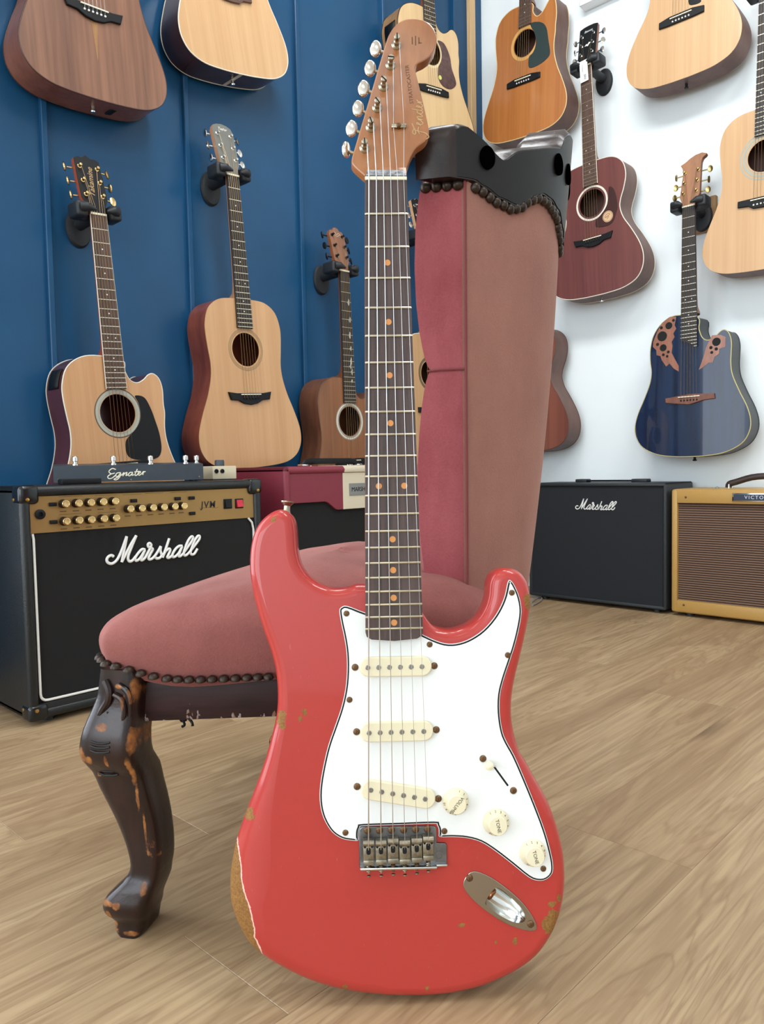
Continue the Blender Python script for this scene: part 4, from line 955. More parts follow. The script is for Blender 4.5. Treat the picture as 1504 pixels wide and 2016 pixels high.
rt, FR = acoustic('acoustic_guitar', 'natural cutaway acoustic guitar with gold tuners and black pickguard behind the footswitch', 'L', (194.4, 423), 0, (220.5, 672.4), -.322, SPR, wood('maroon_side', '5b2c2c', '421c1d', 18, .15, .25, .5), cut=CUT, binding=IVORY, bbind=IVORY, fbm=RBOARD, fbind=IVORY, head='crest', heads=wood('orange_mahogany', 'a04e34', '8a3c28', 20, .1, .35), tun=GOLD, logo=(('Takamine', .021, 0, .085, 84, .35),), logom=GOLDP,
    ros=((1.03, 1.10, GREYR), (1.12, 1.24, GREYB), (1.26, 1.31, mat('rosette_dark', '4b4a40', .5))), guard=[(265.6,779),(283,782),(295,801),(305.5,828.6),(314,856),(317.5,884),(311,900),(291.6,905),(264,904),(250,894),(247.5,870),(255,858),(266,846),(276,828),(276.5,808),(272,792)], extra=tak_x)
HG.append((FR, 'L', 'black yoke hanger holding the guitar with gold tuners', False))
rt, FR = acoustic('acoustic_guitar', 'natural dreadnought acoustic guitar with red brown sides and moustache bridge', 'L', (459, 345.7), 0, (494, 772), -.645, SPRW, SAP, width=.975, binding=None, bridge='wing', pinm=BLACK, head='taylor', headm=mat('grey_ebony_face', '6c6c66', .4), heads=wood('pale_maple_neck', 'b98a6a', 'a67656', 30, .08, .4), ros=((1.10, 1.13, TANR), (1.17, 1.20, TANR), (1.24, 1.27, TANR)), logo=(('Taylor', .012, 0, .142, 0, .2),))
HG.append((FR, 'L', 'black yoke hanger holding the guitar with red brown sides', False))
def mini_x(d):
    part('headstock_inlay', strokes([[(-.02, .124, .0004), (-.008, .136, .0004), (.0, .128, .0004), (.01, .135, .0004), (.02, .126, .0004)], [(-.012, .128, .0004), (.0, .122, .0004), (.014, .130, .0004)]], .0011, M=d['HM'], flat=.3), mat('pale_scroll', 'b9a48c', .5), d['hd'])
    side_panel(d, .30, .375, .022, .075)
    for k, (x_, f0, f1) in enumerate(((.012, 2.6, 3.4), (.014, 4.6, 5.4), (.011, 6.5, 7.5), (.013, 8.5, 9.3), (.012, 10.3, 11.6), (.008, 11.3, 12.4), (.014, 12.2, 13.6), (.012, 14.4, 15.2))):
        u0, u1 = (-d['scale'] * (1 - 2 ** (-f / 12)) for f in (f0, f1)); h = abs(u1 - u0) / 2
        part('vine_inlay', G().prism(catmull([(x_, u0), (x_ + .0045, (u0 * 2 + u1) / 3), (x_ + .0015, (u0 + u1) / 2), (x_ + .004, (u0 + 2 * u1) / 3), (x_, u1), (x_ - .004, (u0 + 2 * u1) / 3), (x_ - .0055, (u0 + u1) / 2), (x_ - .002, (2 * u0 + u1) / 3)], 2), 0, .0003), mat('vine_inlay_grey', 'b8bab0', .4), d['fb'], 0)
WAL = wood('walnut_top', '94613c', '6d4428', 14, .04, .4, .1, dist=.4)
rt, FR = acoustic('acoustic_guitar', 'brown walnut acoustic guitar with pale ring around its soundhole behind the red amplifier', 'L', (678.6, 534.3), 0, (692, 838), -.515, WAL, wood('walnut_side', '7a4c32', '573422', 14, .15, .4, .1), cut=CUT, binding=mat('brown_edge', '5a3a28', .4), head='curve', headm=wood('walnut_face', '8a5f48', '6e4936', 20, .05, .4), tun=BLACK, ros=((1.05, 1.13, GREYR), (1.15, 1.24, IVORY), (1.26, 1.30, GREYR)), dots=None, extra=mini_x, logo=None)
HG.append((FR, 'L', 'black yoke hanger holding the brown walnut guitar', False))
def maton_x(d):
    side_panel(d, .07, .14, .015, .075)
    q = d['loc']((866.5, 152.5), d['TOPN'] + .002); part('round_sticker', G().lathe([(.008, 0), (.008, .0004), (.00001, .0004)], 20, T(q[0], q[1], d['TOPN'] + .0017)), mat('sticker_lime', 'c9cf6a', .5), d['rt'])
rt, FR = acoustic('acoustic_guitar', 'pale cutaway acoustic guitar with tortoiseshell pickguard behind the red guitar headstock', 'L', (850, 96), -.505, (853.5, 161), -.645, wood('cream_spruce', 'd0b184', 'c2a071', 26, .02, .4, .2, dist=.1), wood('blackwood_side', 'a07a4e', '7c5a38', 18, .12, .4, .2), cut=CUT, width=1.06, binding=mat('black_edge', '1b1a18', .35), twist=-9, ros=((1.04, 1.2, CREAMR),), guard=[(861,80),(872,84),(880,97),(886,115),(889,135),(897,160),(896,170),(886,176),(872,170),(863,155),(862,135),(868,120),(869,105),(866,92)], guardm=mat('tortoiseshell', '4a2c26', .25, var=.5, vscale=60), bridge='bar', extra=maton_x, sdist=.04)
HG.append((FR, 'L', 'black yoke hanger holding the guitar with tortoiseshell pickguard', False))
rt, FR = acoustic('acoustic_guitar', 'natural acoustic guitar with white edged black headstock half hidden behind the pink chair', 'L', (838, 470), 0, (848, 720), -.36, SPRL, BRSIDE, binding=IVORY, heads=wood('tan_neck', 'c49a72', 'b08660', 30, .08, .4), head='crest', extra=lambda d: part('headstock_inlay', strokes([[(-.012, .128, .0004), (-.002, .134, .0004), (.004, .130, .0004), (.014, .137, .0004)]], .0016, M=d['HM'], flat=.3), PEARL, d['hd']))
HG.append((FR, 'L', 'black yoke hanger half hidden behind the pink chair back', False))
# ---- white wall
AMB = wood('amber_top', 'b0703a', '9c5d2c', 30, .02, .3, .4, dist=.1)
rt, FR = acoustic('acoustic_guitar', 'amber orange cutaway acoustic guitar with dark green pickguard on the white wall', 'R', (1031, 84), -.510, (1029, 159), -.650, AMB, MSIDE, cut=CUTS, width=.985, binding=mat('cream_edge', 'd6bd8a', .4), fbm=RBOARD, ros=((1.05, 1.28, mat('rosette_amber', 'c99a58', .5)),), guard=[(1045,46),(1056,43),(1068,45),(1076,55),(1080,80),(1083,105),(1074,118),(1060,128),(1045,134),(1040,128),(1042,112),(1049,104),(1054,92),(1055,76),(1051,62),(1046,54)], guardm=mat('green_guard', '2e3a38', .3), bridge='bar', endpin=BLACK, pinm=WHITE)
HG.append((FR, 'R', 'black yoke hanger holding the amber orange guitar', False))
def iba_x(d):
    q = d['loc']((1196.5, 426), d['TOPN'] + .002); M = T(q[0], q[1], d['TOPN'] + .0018)
    s_ = part('round_sticker', G().lathe([(.0205, 0), (.0205, .0004), (.00001, .0004)], 32, M), mat('sticker_tan', 'cda981', .5), d['rt'])
    part('sticker_ring', G().prism(circle(0, 0, .0185, 32), 0, .0006, holes=[circle(0, 0, .0172, 32)], M=M), mat('sticker_brown', '6e4a30', .5), s_, 0)
    part('sticker_print', strokes([[(-.012, -.002, .0005), (-.008, .006, .0005), (0, .010, .0005), (.008, .009, .0005)], [(-.010, -.004, .0005), (-.006, .001, .0005), (-.004, -.003, .0005), (0, .003, .0005), (.002, -.001, .0005), (.006, .006, .0005), (.010, .005, .0005)], [(-.004, -.009, .0005), (0, -.005, .0005), (.004, -.003, .0005)]], .0008, M=M, flat=.3), mat('sticker_brown', '6e4a30', .5), s_, 0)
    tg = part('price_tag', G().box(-.016, -.052, .004, .016, .026, .005, T(-.004, -.006, .002) @ RZ(2)), mat('tag_white', 'f2f2f0', .5), d['rt'], 0)
    g = G()
    for k in range(9): g.box(-.001, -.046 + k * .0022, .0052, .008, -.046 + k * .0022 + (.0012 if k % 3 else .0006), .0053, T(-.004, -.006, .002) @ RZ(2))
    g.box(-.006, -.015, .0052, -.0045, .012, .0053, T(-.004, -.006, .002))
    part('barcode', g, mat('tag_ink', '33373a', .6), tg, 0)
    part('headstock_inlay', G().prism([(-.012, .082), (-.004, .090), (0, .086), (.006, .094), (.014, .090), (.006, .084), (.002, .078), (-.004, .082)], 0, .0004, M=d['HM']), PEARL, d['hd'], 0)
    part('strap_button', G().lathe([(.005, 0), (.004, .006), (.007, .012), (.00001, .014)], 12, T(.040, d['ju'] - .002, d['TOPN'] - .03) @ RX(-90)), BLACK, d['rt'])
RMAH = wood('red_mahogany_top', '6d3a34', '5a2c29', 24, .03, .4, .2)
rt, FR = acoustic('acoustic_guitar', 'red mahogany acoustic guitar with round sticker and white price tag', 'R', (1163, 395.6), -.498, (1166, 470.7), -.637, RMAH, MSIDE, shape=GRAND, binding=IVORY, bbind=IVORY, fbm=RBOARD, fbind=IVORY, scale=.636, bridge='wing', pinm=BLACK, logo=(('Ibanez', .013, 0, .143, 0, .25),), logom=PEARL, heads=NATO,
    ros=((1.05, 1.12, mat('rosette_plum', '5c3a38', .4)), (1.14, 1.28, IVORY)), guard=[(1199,368),(1207,370),(1213,384),(1216,404),(1213,420),(1207,436),(1197,444),(1183,447),(1173,446),(1173,434),(1182,424),(1192,410),(1197,396),(1198,380)], guardm=mat('guard_brown', '3b201e', .3), extra=iba_x)
HG.append((FR, 'R', 'black yoke hanger holding the red mahogany guitar with price tag', False))
def jackp(x_, s_=1.0):
    def f(d):
        part('jack_panel', G().prism(rrect(-.022 * s_, -.014 * s_, .022 * s_, .014 * s_, .006), 0, .003, M=T(x_, d['ubot'] + .018, d['TOPN'] - .055) @ RZ(16) @ RX(90)), mat('jack_panel_dark', '3a3330', .5), d['rt'])
    return f
rt, FR = acoustic('acoustic_guitar', 'pale wide bodied acoustic guitar with black bridge highest on the white wall', 'R', (1340, 29), -.645, (1339, 106), -.78, SPRL, MSIDE, shape=GRAND, width=1.03, binding=None, bridge='bar', endpin=BLACK, pinm=WHITE, extra=jackp(.085), guard=[(1357,-4),(1372,-6),(1380,0),(1378,5),(1368,9),(1357,9)])
HG.append((FR, 'R', 'black yoke hanger holding the pale wide bodied guitar', False))
rt, FR = acoustic('acoustic_guitar', 'natural acoustic guitar with triple ring rosette beside the blue guitar headstock', 'R', (1503, 305), -.510, (1501.5, 395), -.645, SPRL, MSIDE, width=.97, binding=None, ros=((1.06, 1.12, GREYR), (1.2, 1.32, GREYR), (1.42, 1.5, GREYR)), pinm=WHITE)
HG.append((FR, 'R', 'black yoke hanger holding the guitar with triple ring rosette', False))
def ova_x(d):
    TN = d['TOPN']; lm = wood('leaf_veneer', '9a6248', '7c4a36', 40, .2, .35, .3); rim = mat('leaf_dark', '4c2d2c', .4)
    Z = 3.054
    def zz(p): return (1040 + p[0] / Z, 300 + p[1] / Z)
    leafs = ([(890, 988), (850, 990), (805, 1025), (775, 1080), (752, 1140), (750, 1170), (770, 1190), (772, 1220), (795, 1225), (803, 1250), (830, 1288), (850, 1270), (875, 1300), (905, 1318), (905, 1285), (880, 1240), (862, 1205), (868, 1165), (862, 1140), (880, 1110), (872, 1090), (890, 1060), (880, 1040)],
             [(1105, 1100), (1155, 1097), (1188, 1110), (1185, 1170), (1165, 1175), (1150, 1180), (1148, 1210), (1120, 1230), (1110, 1262), (1085, 1265), (1055, 1290), (1025, 1308), (1040, 1270), (1060, 1210), (1068, 1175), (1085, 1140)])
    holes = ((845, 1042, 22), (805, 1106, 31), (811, 1175, 22), (800, 1055, 10), (873, 1010, 9), (777, 1155, 10), (842, 1200, 9), (812, 1217, 9), (835, 1226, 8), (1131, 1139, 25), (1098, 1174, 10), (1130, 1182, 10), (1103, 1203, 9))
    for k, lf in enumerate(leafs):
        o = part('leaf_inlay', G().prism([d['loc'](zz(q), TN) for q in lf], TN, TN + .0011), lm, d['rt'], 0)
        for h in holes:
            if (h[0] < 950) == (k == 0):
                q = d['loc'](zz(h), TN + .001); part('sound_hole', G().lathe([(h[2] / Z * .00172, 0), (h[2] / Z * .00172, .0003), (.00001, .0003)], 20, T(q[0], q[1], TN + .0011)), mat('hole_black', '060606', .8), o, 0)
    fe = d['fend']; part('pointed_board_end', G().prism([(-.0285, fe + .001), (-.0285, fe - .004), (-.01, fe - .012), (.0285, fe - .030), (.0285, fe + .001)], -.0065, -.0001), mat('ebony_board', '26201e', .5), d['fb'], 0)
    for k in (21, 22, 23):
        uu = -d['scale'] * (1 - 2 ** (-k / 12)); part('fret', G().box(-.002 + (k - 21) * .010, uu - .0008, -.0002, .028, uu + .0008, .0009), FRM, d['fb'], 0)
    # rounded bowl back
    ol = d['ol']; cxo = (0, sum(q[1] for q in ol) / len(ol))
    dp = d['depth']; rings = []
    for s_, z_ in ((.999, TN - .0035), (.99, TN - .035), (.955, TN - .062), (.86, TN - dp + .012), (.62, TN - dp + .002), (.2, TN - dp)):
        rings.append([(x_ * s_, cxo[1] + (y_ - cxo[1]) * s_, z_) for x_, y_ in ol])
    part('bowl_back', G().loft(list(reversed(rings))), mat('bowl_black', '23262a', .45), d['rt'], 50)
def ova_top():
    t = NT('midnight_blue_gloss'); co = t.coord((1, .1, 1)); n = t.noise(co, 40, 4)
    t.set(Base_Color=t.ramp(n, [(.35, '081730'), (.65, '0d2242')]), Roughness=.25, Coat_Weight=.9, Coat_Roughness=.02, Coat_IOR=1.4, Specular_IOR_Level=.2)
    t.bump(t.noise(t.coord(), 9, 2), .05, .004); return t.m
rt, FR = acoustic('acoustic_guitar', 'glossy midnight blue cutaway guitar with leaf shaped soundhole inlays', 'R', (1355, 406.4), 0, (1356, 782), -.648, ova_top(), mat('bowl_black', '23262a', .45), shape=OVAT, cut=CUTO, scale=.648, depth=.088, binding=mat('gold_cream_binding', 'b8ab72', .4), bbind=mat('bowl_black', '23262a', .45), head='hook', headm=wood('walnut_head', '9a6a48', '7f5438', 24, .05, .4), heads=wood('walnut_neck', '8a5a3c', '704630', 24, .05, .4), tun=mat('antique_gold', 'a8935e', .3, 1), bridge='ovation', bridgem=wood('walnut_bridge', '7d4c38', '643a2a', 40, .3, .4), pinm=BLACK, hole=False, extra=ova_x, endpin=BLACK, joint=14)
HG.append((FR, 'R', 'black yoke hanger on a wooden block holding the blue guitar', True))
rt, FR = acoustic('acoustic_guitar', 'striped reddish brown acoustic guitar mostly hidden behind the pink chair back', 'R', (1031, 470), 0, (1034, 800), -.645, wood('striped_mahogany', '7d4638', '5a2e28', 12, .02, .35, .2), MSIDE, shape=GRAND, binding=mat('brown_edge', '5a3a28', .4), head='square')
HG.append((FR, 'R', 'black yoke hanger holding the striped reddish brown guitar', False))
for fr_, wl_, lb, bl in HG: hanger(fr_, wl_, lb, bl)
# ================================================================ amplifiers
TOLEX = mat('black_tolex', '14181a', .42, bump=.55, bscale=260, bdist=.0012)
GRILL = mat('black_grille_cloth', '0a0b0c', .9, bump=.4, bscale=700, bdist=.0008)
def ampframe(wall, front, along, z=0):
    if wall == 'L': return frame(Vector((0, 1, 0)), Vector((0, 0, 1)), Vector((1, 0, 0)), Vector((front, along, z)))
    return frame(Vector((1, 0, 0)), Vector((0, 0, 1)), Vector((0, -1, 0)), Vector((along, front, z)))
def amp(name, label, wall, front, a0, a1, top, depth, tol, feet=.012, th=.022):
    c = (a0 + a1) / 2; W = (a1 - a0) / 2
    rt = thing(name, label, 'amplifier', ampframe(wall, front, c))
    g = G(); B = .009
    g.box(-W, feet, -depth, -W + th, top, 0, b=B, seg=3); g.box(W - th, feet, -depth, W, top, 0, b=B, seg=3)
    g.box(-W, top - th, -depth, W, top, 0, b=B, seg=3); g.box(-W, feet, -depth, W, feet + th, 0, b=B, seg=3)
    g.box(-W + .01, feet + .01, -depth + .004, W - .01, top - .01, -depth + .02)
    part('cabinet', g, tol, rt, 40)
    fm = G().lathe([(.016, 0), (.014, feet + .004), (.00001, feet + .004)], 14).mesh('foot'); fin(fm, RUBBER, 30)
    for sx in (-1, 1):
        for sz in (-.04, -depth + .04):
            o = part('foot', fm, RUBBER, rt); o.matrix_local = T(sx * (W - .05), 0, sz) @ RX(-90)
    def L(px, d=0.0):
        p = onp(px, 0, front + d) if wall == 'L' else onp(px, 1, front - d)
        return ((p.y - c), p.z) if wall == 'L' else ((p.x - c), p.z)
    return rt, W, L
# ---- combo with the gold panel
XJ = -1.60
rt, W, L = amp('guitar_amplifier', 'black combo amplifier with gold control panel and white script logo', 'L', XJ, .614, 1.226, .500, .262, TOLEX)
part('grille', G().box(-W + .015, .03, -.05, W - .015, .405, -.010), GRILL, rt, 0)
PZ = -.008
PANEL = mat('gold_panel', 'a08050', .42, .75, var=.04, vscale=8)
pa, pb = L((64, 969), PZ), L((486, 1019.6), PZ)
pn = part('control_panel', G().box(-W + .02, pb[1], -.03, W - .022, .480, PZ), PANEL, rt, 0)
def z1(x_, y_): return (70 + x_ / 6.539, 930 + y_ / 6.539)
def z2(x_, y_): return (280 + x_ / 6.539, 930 + y_ / 6.539)
KN = G().lathe([(.0095, 0), (.0095, .004), (.0085, .006), (.0085, .0150), (.0080, .0155)], 20).mesh('control_knob'); fin(KN, mat('knob_black', '1a1512', .4), 30)
KC = G().lathe([(.0083, .0145), (.0084, .0168), (.0076, .0180), (.0062, .0182), (.0058, .0176), (.00001, .0174)], 20).mesh('knob_cap'); fin(KC, GOLD, 25)
PRINT = mat('panel_print', '5a4222', .6)
kpos = [z1(*p) for p in ((395,405),(562,398),(722,390),(880,380),(1035,372),(405,632),(570,618),(728,610),(890,598),(1045,588),(1230,470),(1378,463))] + [z2(*p) for p in ((150,455),(290,448),(430,440),(548,432))]
gl = G()
for p in kpos:
    q = L(p, PZ + .017); k = part('control_knob', KN, None, pn, loc=(q[0], q[1], PZ)); part('knob_cap', KC, None, k)
    gl.box(q[0] - .007, q[1] - .0175, PZ, q[0] + .007, q[1] - .0155, PZ + .0002)
for a, b in ((z1(300, 312), z1(600, 305)), (z1(760, 298), z1(1050, 290)), (z1(300, 543), z1(590, 530)), (z1(800, 518), z1(1050, 508)), (z1(1120, 290), z1(1360, 280)), (z2(40, 270), z2(270, 262)), (z2(360, 258), z2(575, 250))):
    qa, qb = L(a, PZ), L(b, PZ); gl.box(qa[0], (qa[1] + qb[1]) / 2 - .0004, PZ, qb[0], (qa[1] + qb[1]) / 2 + .0004, PZ + .0002)
part('panel_lines', gl, PRINT, pn, 0)
for p in [z1(225, 412), z1(235, 640), z1(1268, 365), z2(460, 338), z2(640, 330), z2(648, 528)]:
    q = L(p, PZ + .003); part('push_button', G().box(q[0] - .0075, q[1] - .004, PZ - .001, q[0] + .0075, q[1] + .004, PZ + .005, b=.001), BLACK, pn)
q = L(z1(62, 540), PZ + .003); part('input_jack', G().lathe([(.0105, 0), (.0105, .004), (.007, .006), (.0045, .006), (.004, .002), (.00001, .002)], 20, T(q[0], q[1], PZ)), BLACK, pn)
for p, m in ((z2(1100, 405), BLACK), (z2(1246, 400), mat('red_rocker', 'c2142c', .25))):
    q = L(p, PZ); s_ = part('rocker_switch', G().box(q[0] - .0125, q[1] - .0125, PZ - .001, q[0] + .0125, q[1] + .0125, PZ + .002, b=.001), BLACK, pn)
    part('rocker', G().loft([[(q[0] - .009, q[1] - .0095, PZ + .002), (q[0] + .009, q[1] - .0095, PZ + .002), (q[0] + .009, q[1] + .0095, PZ + .002), (q[0] - .009, q[1] + .0095, PZ + .002)], [(q[0] - .009, q[1] - .0085, PZ + .007), (q[0] + .009, q[1] - .0085, PZ + .007), (q[0] + .009, q[1] + .0095, PZ + .0035), (q[0] - .009, q[1] + .0095, PZ + .0035)]]), m, s_, 0)
q = L(z2(848, 418), PZ); part('model_lettering', text('JVM', .0225, .0002, .1, M=T(q[0], q[1], PZ + .0003), bold=.0005, spacing=1.2), mat('panel_ink', '17130f', .5), pn, 0)
a, b = L(z2(735, 462), PZ), L(z2(985, 440), PZ); part('model_flourish', strokes([[(a[0], a[1], PZ), ((a[0] + b[0]) / 2, a[1] + .0008, PZ), (b[0] - .008, b[1] - .003, PZ), (b[0], b[1], PZ)]], .0005), PRINT, pn, 0)
PIPE = mat('white_piping', 'dedcd6', .45)
pl = [L(q) for q in ((66.5, 1052), (84, 1378))]
x0, x1, zb0 = -W + .026, W - .026, L((84, 1382))[1]
pp = [(x0 - .001, pb[1] - .001, -.008), (x0, pb[1] - .012, -.006), (x0, zb0 + .016, -.006)] + [(x0 + .014 - .014 * math.cos(a_), zb0 + .014 - .014 * math.sin(a_), -.006) for a_ in (.4, .8, 1.2)] + [(x0 + .016, zb0, -.006), (x1 - .016, zb0, -.006)] + [(x1 - .014 + .014 * math.sin(a_), zb0 + .014 - .014 * math.cos(a_), -.006) for a_ in (.4, .8, 1.2)] + [(x1, zb0 + .016, -.006), (x1, pb[1] - .03, -.006), (x1 - .004, pb[1] - .012, -.006), (x1 - .014, pb[1] - .001, -.007)]
part('piping', G().tube(pp, .0028, 8), PIPE, rt)
part('lower_front', G().box(-W + .018, .02, -.03, W - .018, zb0 - .004, -.003, b=.002), TOLEX, rt)
MARSHALL = [[(170,470),(140,455),(100,470),(75,510),(85,550),(130,572),(180,555),(230,500),(290,370),(355,185)], [(355,185),(345,250),(320,370),(285,550)], [(285,550),(350,420),(420,290),(490,175)], [(490,175),(430,320),(380,450),(375,510),(400,540),(440,522),(480,470)],
 [(612,375),(570,370),(520,420),(475,490),(482,526),(515,520),(560,470),(612,378)], [(612,378),(572,470),(556,512),(575,522),(612,490),(640,440),(690,350)], [(690,350),(700,305),(675,283),(655,300),(662,332),(695,352),(722,368),(690,430),(663,490),(680,512),(720,495),(762,450)],
 [(762,450),(800,390),(836,325)], [(836,325),(830,390),(848,450),(820,490),(780,497),(755,482)], [(848,450),(880,430),(900,390)], [(955,215),(910,350),(860,487)], [(862,480),(900,400),(950,362),(968,380),(945,440),(928,480),(955,487),(1000,450)],
 [(1136,322),(1090,325),(1040,370),(1000,440),(1006,476),(1040,470),(1090,420),(1136,325)], [(1136,325),(1100,420),(1086,460),(1110,466),(1150,430)], [(1150,430),(1220,330),(1280,240),(1288,195),(1260,195),(1215,260),(1165,390),(1160,440),(1185,456),(1230,420)],
 [(1230,420),(1310,320),(1375,230),(1383,185),(1355,185),(1310,250),(1265,370),(1255,420),(1275,442),(1310,430),(1352,360)]]
ML = [[L((200 + a_ / 7.162, 1030 + b_ / 7.162), -.008) for a_, b_ in l] for l in MARSHALL]
part('logo_lettering', strokes([[(x_, y_, -.0085) for x_, y_ in l] for l in ML], .0034, flat=.9, seg=8), mat('logo_white', 'e9e9e6', .35), rt, 60)
CAP = mat('corner_black_gloss', '131517', .2)
for sx in (-1, 1):
    for sy in (0, 1):
        y0_, y1_ = (.012, .060) if sy == 0 else (.455, .5025)
        if sy: y0_, y1_ = .462, .5025
        else: y0_, y1_ = .0095, .046
        xa, xb = (-W - .0025, -W + .040) if sx < 0 else (W - .040, W + .0025)
        g = G().box(min(xa, xb), y1_ - .040 if sy else y0_, -.042, max(xa, xb), y1_ if sy else y0_ + .036, .0028, b=.010, seg=4)
        cpn = part('corner_cap', g, CAP, rt, 50)
        q = (sx * (W - .014), (y1_ - .030) if sy else y0_ + .024, .0026)
        part('corner_screw', G().lathe([(.0042, 0), (.0038, .0012), (.00001, .0022)], 12, T(*q)), BRASS, cpn)
        part('corner_screw', G().lathe([(.0042, 0), (.0038, .0012), (.00001, .0022)], 12, T(sx * (W + .0022), q[1], -.028) @ RY(sx * 90)), BRASS, cpn)
# ---- footswitch and pedal on top of it
FD = Vector((.14, .31, 0)).normalized(); FN = Vector((FD.y, -FD.x, 0)); FZ = Vector((0, 0, 1))
ftl = .345; fo_ = Vector((-1.782, .762, .501))
fs = thing('footswitch', 'grey five button footswitch with script lettering lying on the gold panel amplifier', 'footswitch', frame(FD, FZ, FN, fo_))
FM = mat('slate_grey_metal', '3d454d', .42, .3, var=.06, vscale=60)
part('case', G().loft([[(0, .003, 0), (ftl, .003, 0), (ftl, .003, -.075), (0, .003, -.075)], [(0, .042, 0), (ftl, .042, 0), (ftl, .047, -.075), (0, .047, -.075)]]), FM, fs, 0)
SWM = G().lathe([(.0075, 0), (.0075, .003), (.0045, .004), (.0045, .009), (.0068, .010), (.0068, .019), (.0055, .021), (.00001, .021)], 16).mesh('foot_button'); fin(SWM, CHROME, 30)
for f, zz_ in ((.14, -.022), (.39, -.022), (.64, -.022), (.885, -.022), (.975, -.05)):
    o = part('foot_button', SWM, CHROME, fs); o.matrix_local = T(ftl * f, .043, zz_) @ RX(-90)
for f, y_ in ((.03, .010), (.97, .010), (.5, .006)): part('case_screw', G().lathe([(.0022, 0), (.0018, .0012), (.00001, .0014)], 10, T(ftl * f, y_, 0)), NICKEL, fs)
for f in (.06, .94):
    for zz_ in (-.012, -.063): part('rubber_foot', G().lathe([(.006, 0), (.006, .003), (.00001, .003)], 10, T(ftl * f, 0, zz_) @ RX(-90)), RUBBER, fs)
EGN = [[(505,165),(480,157),(458,178),(475,195),(497,190)], [(475,195),(450,212),(455,228),(478,226),(500,208)], [(538,190),(512,192),(503,210),(515,216),(538,192)], [(538,192),(530,220),(508,240),(490,236),(515,222),(548,204)], [(548,204),(560,189),(550,216)], [(550,216),(565,197),(580,191),(572,213),(590,205)], [(620,192),(600,192),(588,208),(598,216),(620,194)], [(620,194),(612,213),(628,209)], [(652,168),(634,208),(641,216),(656,205)], [(630,190),(662,185)], [(656,205),(672,195),(668,187),(655,200),(662,215),(680,205)], [(680,206),(694,188),(687,214)], [(688,206),(698,191),(708,191)]]
e0, e1 = (445, 225), (706, 205)
def egl(a_, b_): return (.118 + (a_ - 445) / 261 * .088, .0335 - ((b_ - (a_ - 445) * .03) - 157) / 85 * .028, .0003)
part('logo_lettering', strokes([[egl(*q) for q in l] for l in EGN], .0012, flat=.4), mat('logo_cream', 'e4dcc4', .5), fs, 60)
cp = onp((441, 905), 0, -1.745)
pd = thing('effect_pedal', 'small cream effect pedal with dark knob beside the footswitch', 'pedal', frame(Vector((.15, .98, 0)).normalized(), FZ, Vector((.98, -.15, 0)).normalized(), Vector((-1.745, cp.y - .012, .5005))))
part('case', G().box(-.038, .002, -.055, .032, .037, .03, b=.002), mat('cream_enamel', 'cfc3a8', .45), pd)
part('knob', G().lathe([(.013, 0), (.013, .014), (.011, .017), (.00001, .017)], 20, T(.002, .037, -.01) @ RX(-90)), mat('grey_knob', '39424a', .5), pd)
for x_ in (-.027, -.010): part('jack_socket', G().lathe([(.0058, 0), (.0058, .002), (.0036, .0022), (.0034, 0.0005), (.00001, .0005)], 16, T(x_, .0235, .03)), BLACK, pd)
part('rubber_base', G().box(-.036, 0, -.053, .030, .003, .028), RUBBER, pd, 0)
bx_ = onp((157, 941), 0, -1.655)
tag(part('power_adapter', G().box(-.012, -.045, 0, .012, .045, .0125, T(-1.655, bx_.y, .5005), b=.002), BLACK), 'flat black adapter lying under the grey footswitch', 'adapter')
# ---- red and cream amplifier
XR = -1.645
RED = mat('red_tolex', '7b2737', .5, bump=.4, bscale=320, bdist=.001)
rt, W, L = amp('guitar_amplifier', 'dark red and cream amplifier standing behind the pink chair', 'L', XR, 1.341, 1.945, .533, .25, RED)
CRM = mat('cream_tolex', 'cfc4ac', .5, bump=.3, bscale=320, bdist=.001)
def zr(x_, y_): return (380 + x_ / 4.178, 880 + y_ / 4.178)
def Lr(x_, y_): return L(zr(x_, y_), -.006)
part('grille', G().box(-W + .015, .03, -.05, W - .015, .51, -.014), GRILL, rt, 0)
xc = Lr(1230, 300)[0]; yb = Lr(835, 465)[1]; yl = Lr(1235, 513)[1]; xs1, xs2 = Lr(1100, 450)[0], Lr(1178, 514)[0]
part('red_panel', G().prism([(-W + .02, .513), (-W + .02, yb), (xs1 - .006, yb), (xs1 + .004, yb - .003), (xs2 - .004, yl + .003), (xs2 + .006, yl), (xc, yl), (xc, .513)], -.03, -.005, .0015), RED, rt, 20)
cw_ = 2 * abs(xc) if xc < 0 else .2
pnl = part('cream_panel', G().prism([(xc + .0005, .513), (xc + .0005, yl), (-xc if xc < 0 else xc + .2, yl), (-xc if xc < 0 else xc + .2, .513)], -.03, -.0045, .0015), CRM, rt, 20)
xr_ = -xc if xc < 0 else xc + .2
part('red_panel', G().prism([(xr_, .513), (xr_, yl), (W - (xs2 + W) , yl), (W - (xs1 + W), yb), (W - .02, yb), (W - .02, .513)], -.03, -.005, .0015), RED, rt, 20)
part('cream_lid_band', G().box(xc, .5335 - .021, -.245, xr_, .5342, .0006, b=.006), CRM, rt)
n0, n1 = Lr(1280, 300), Lr(1430, 395)
npx0 = n0[0]; npl = part('name_plate', G().box(npx0, n1[1] + .001, -.004, -npx0 if npx0 < 0 else npx0 + .1, n0[1], -.003), mat('grey_plate', '8d8f8d', .4, .6), pnl, 0)
part('plate_lettering', text('MARSHALL', .019, .0002, M=T(0, (n0[1] + n1[1]) / 2, -.0028), spacing=.92), BLACK, npl, 0)
g = G(); h0, h1 = L((596, 905), -.12)[0], L((703, 905), -.12)[0]
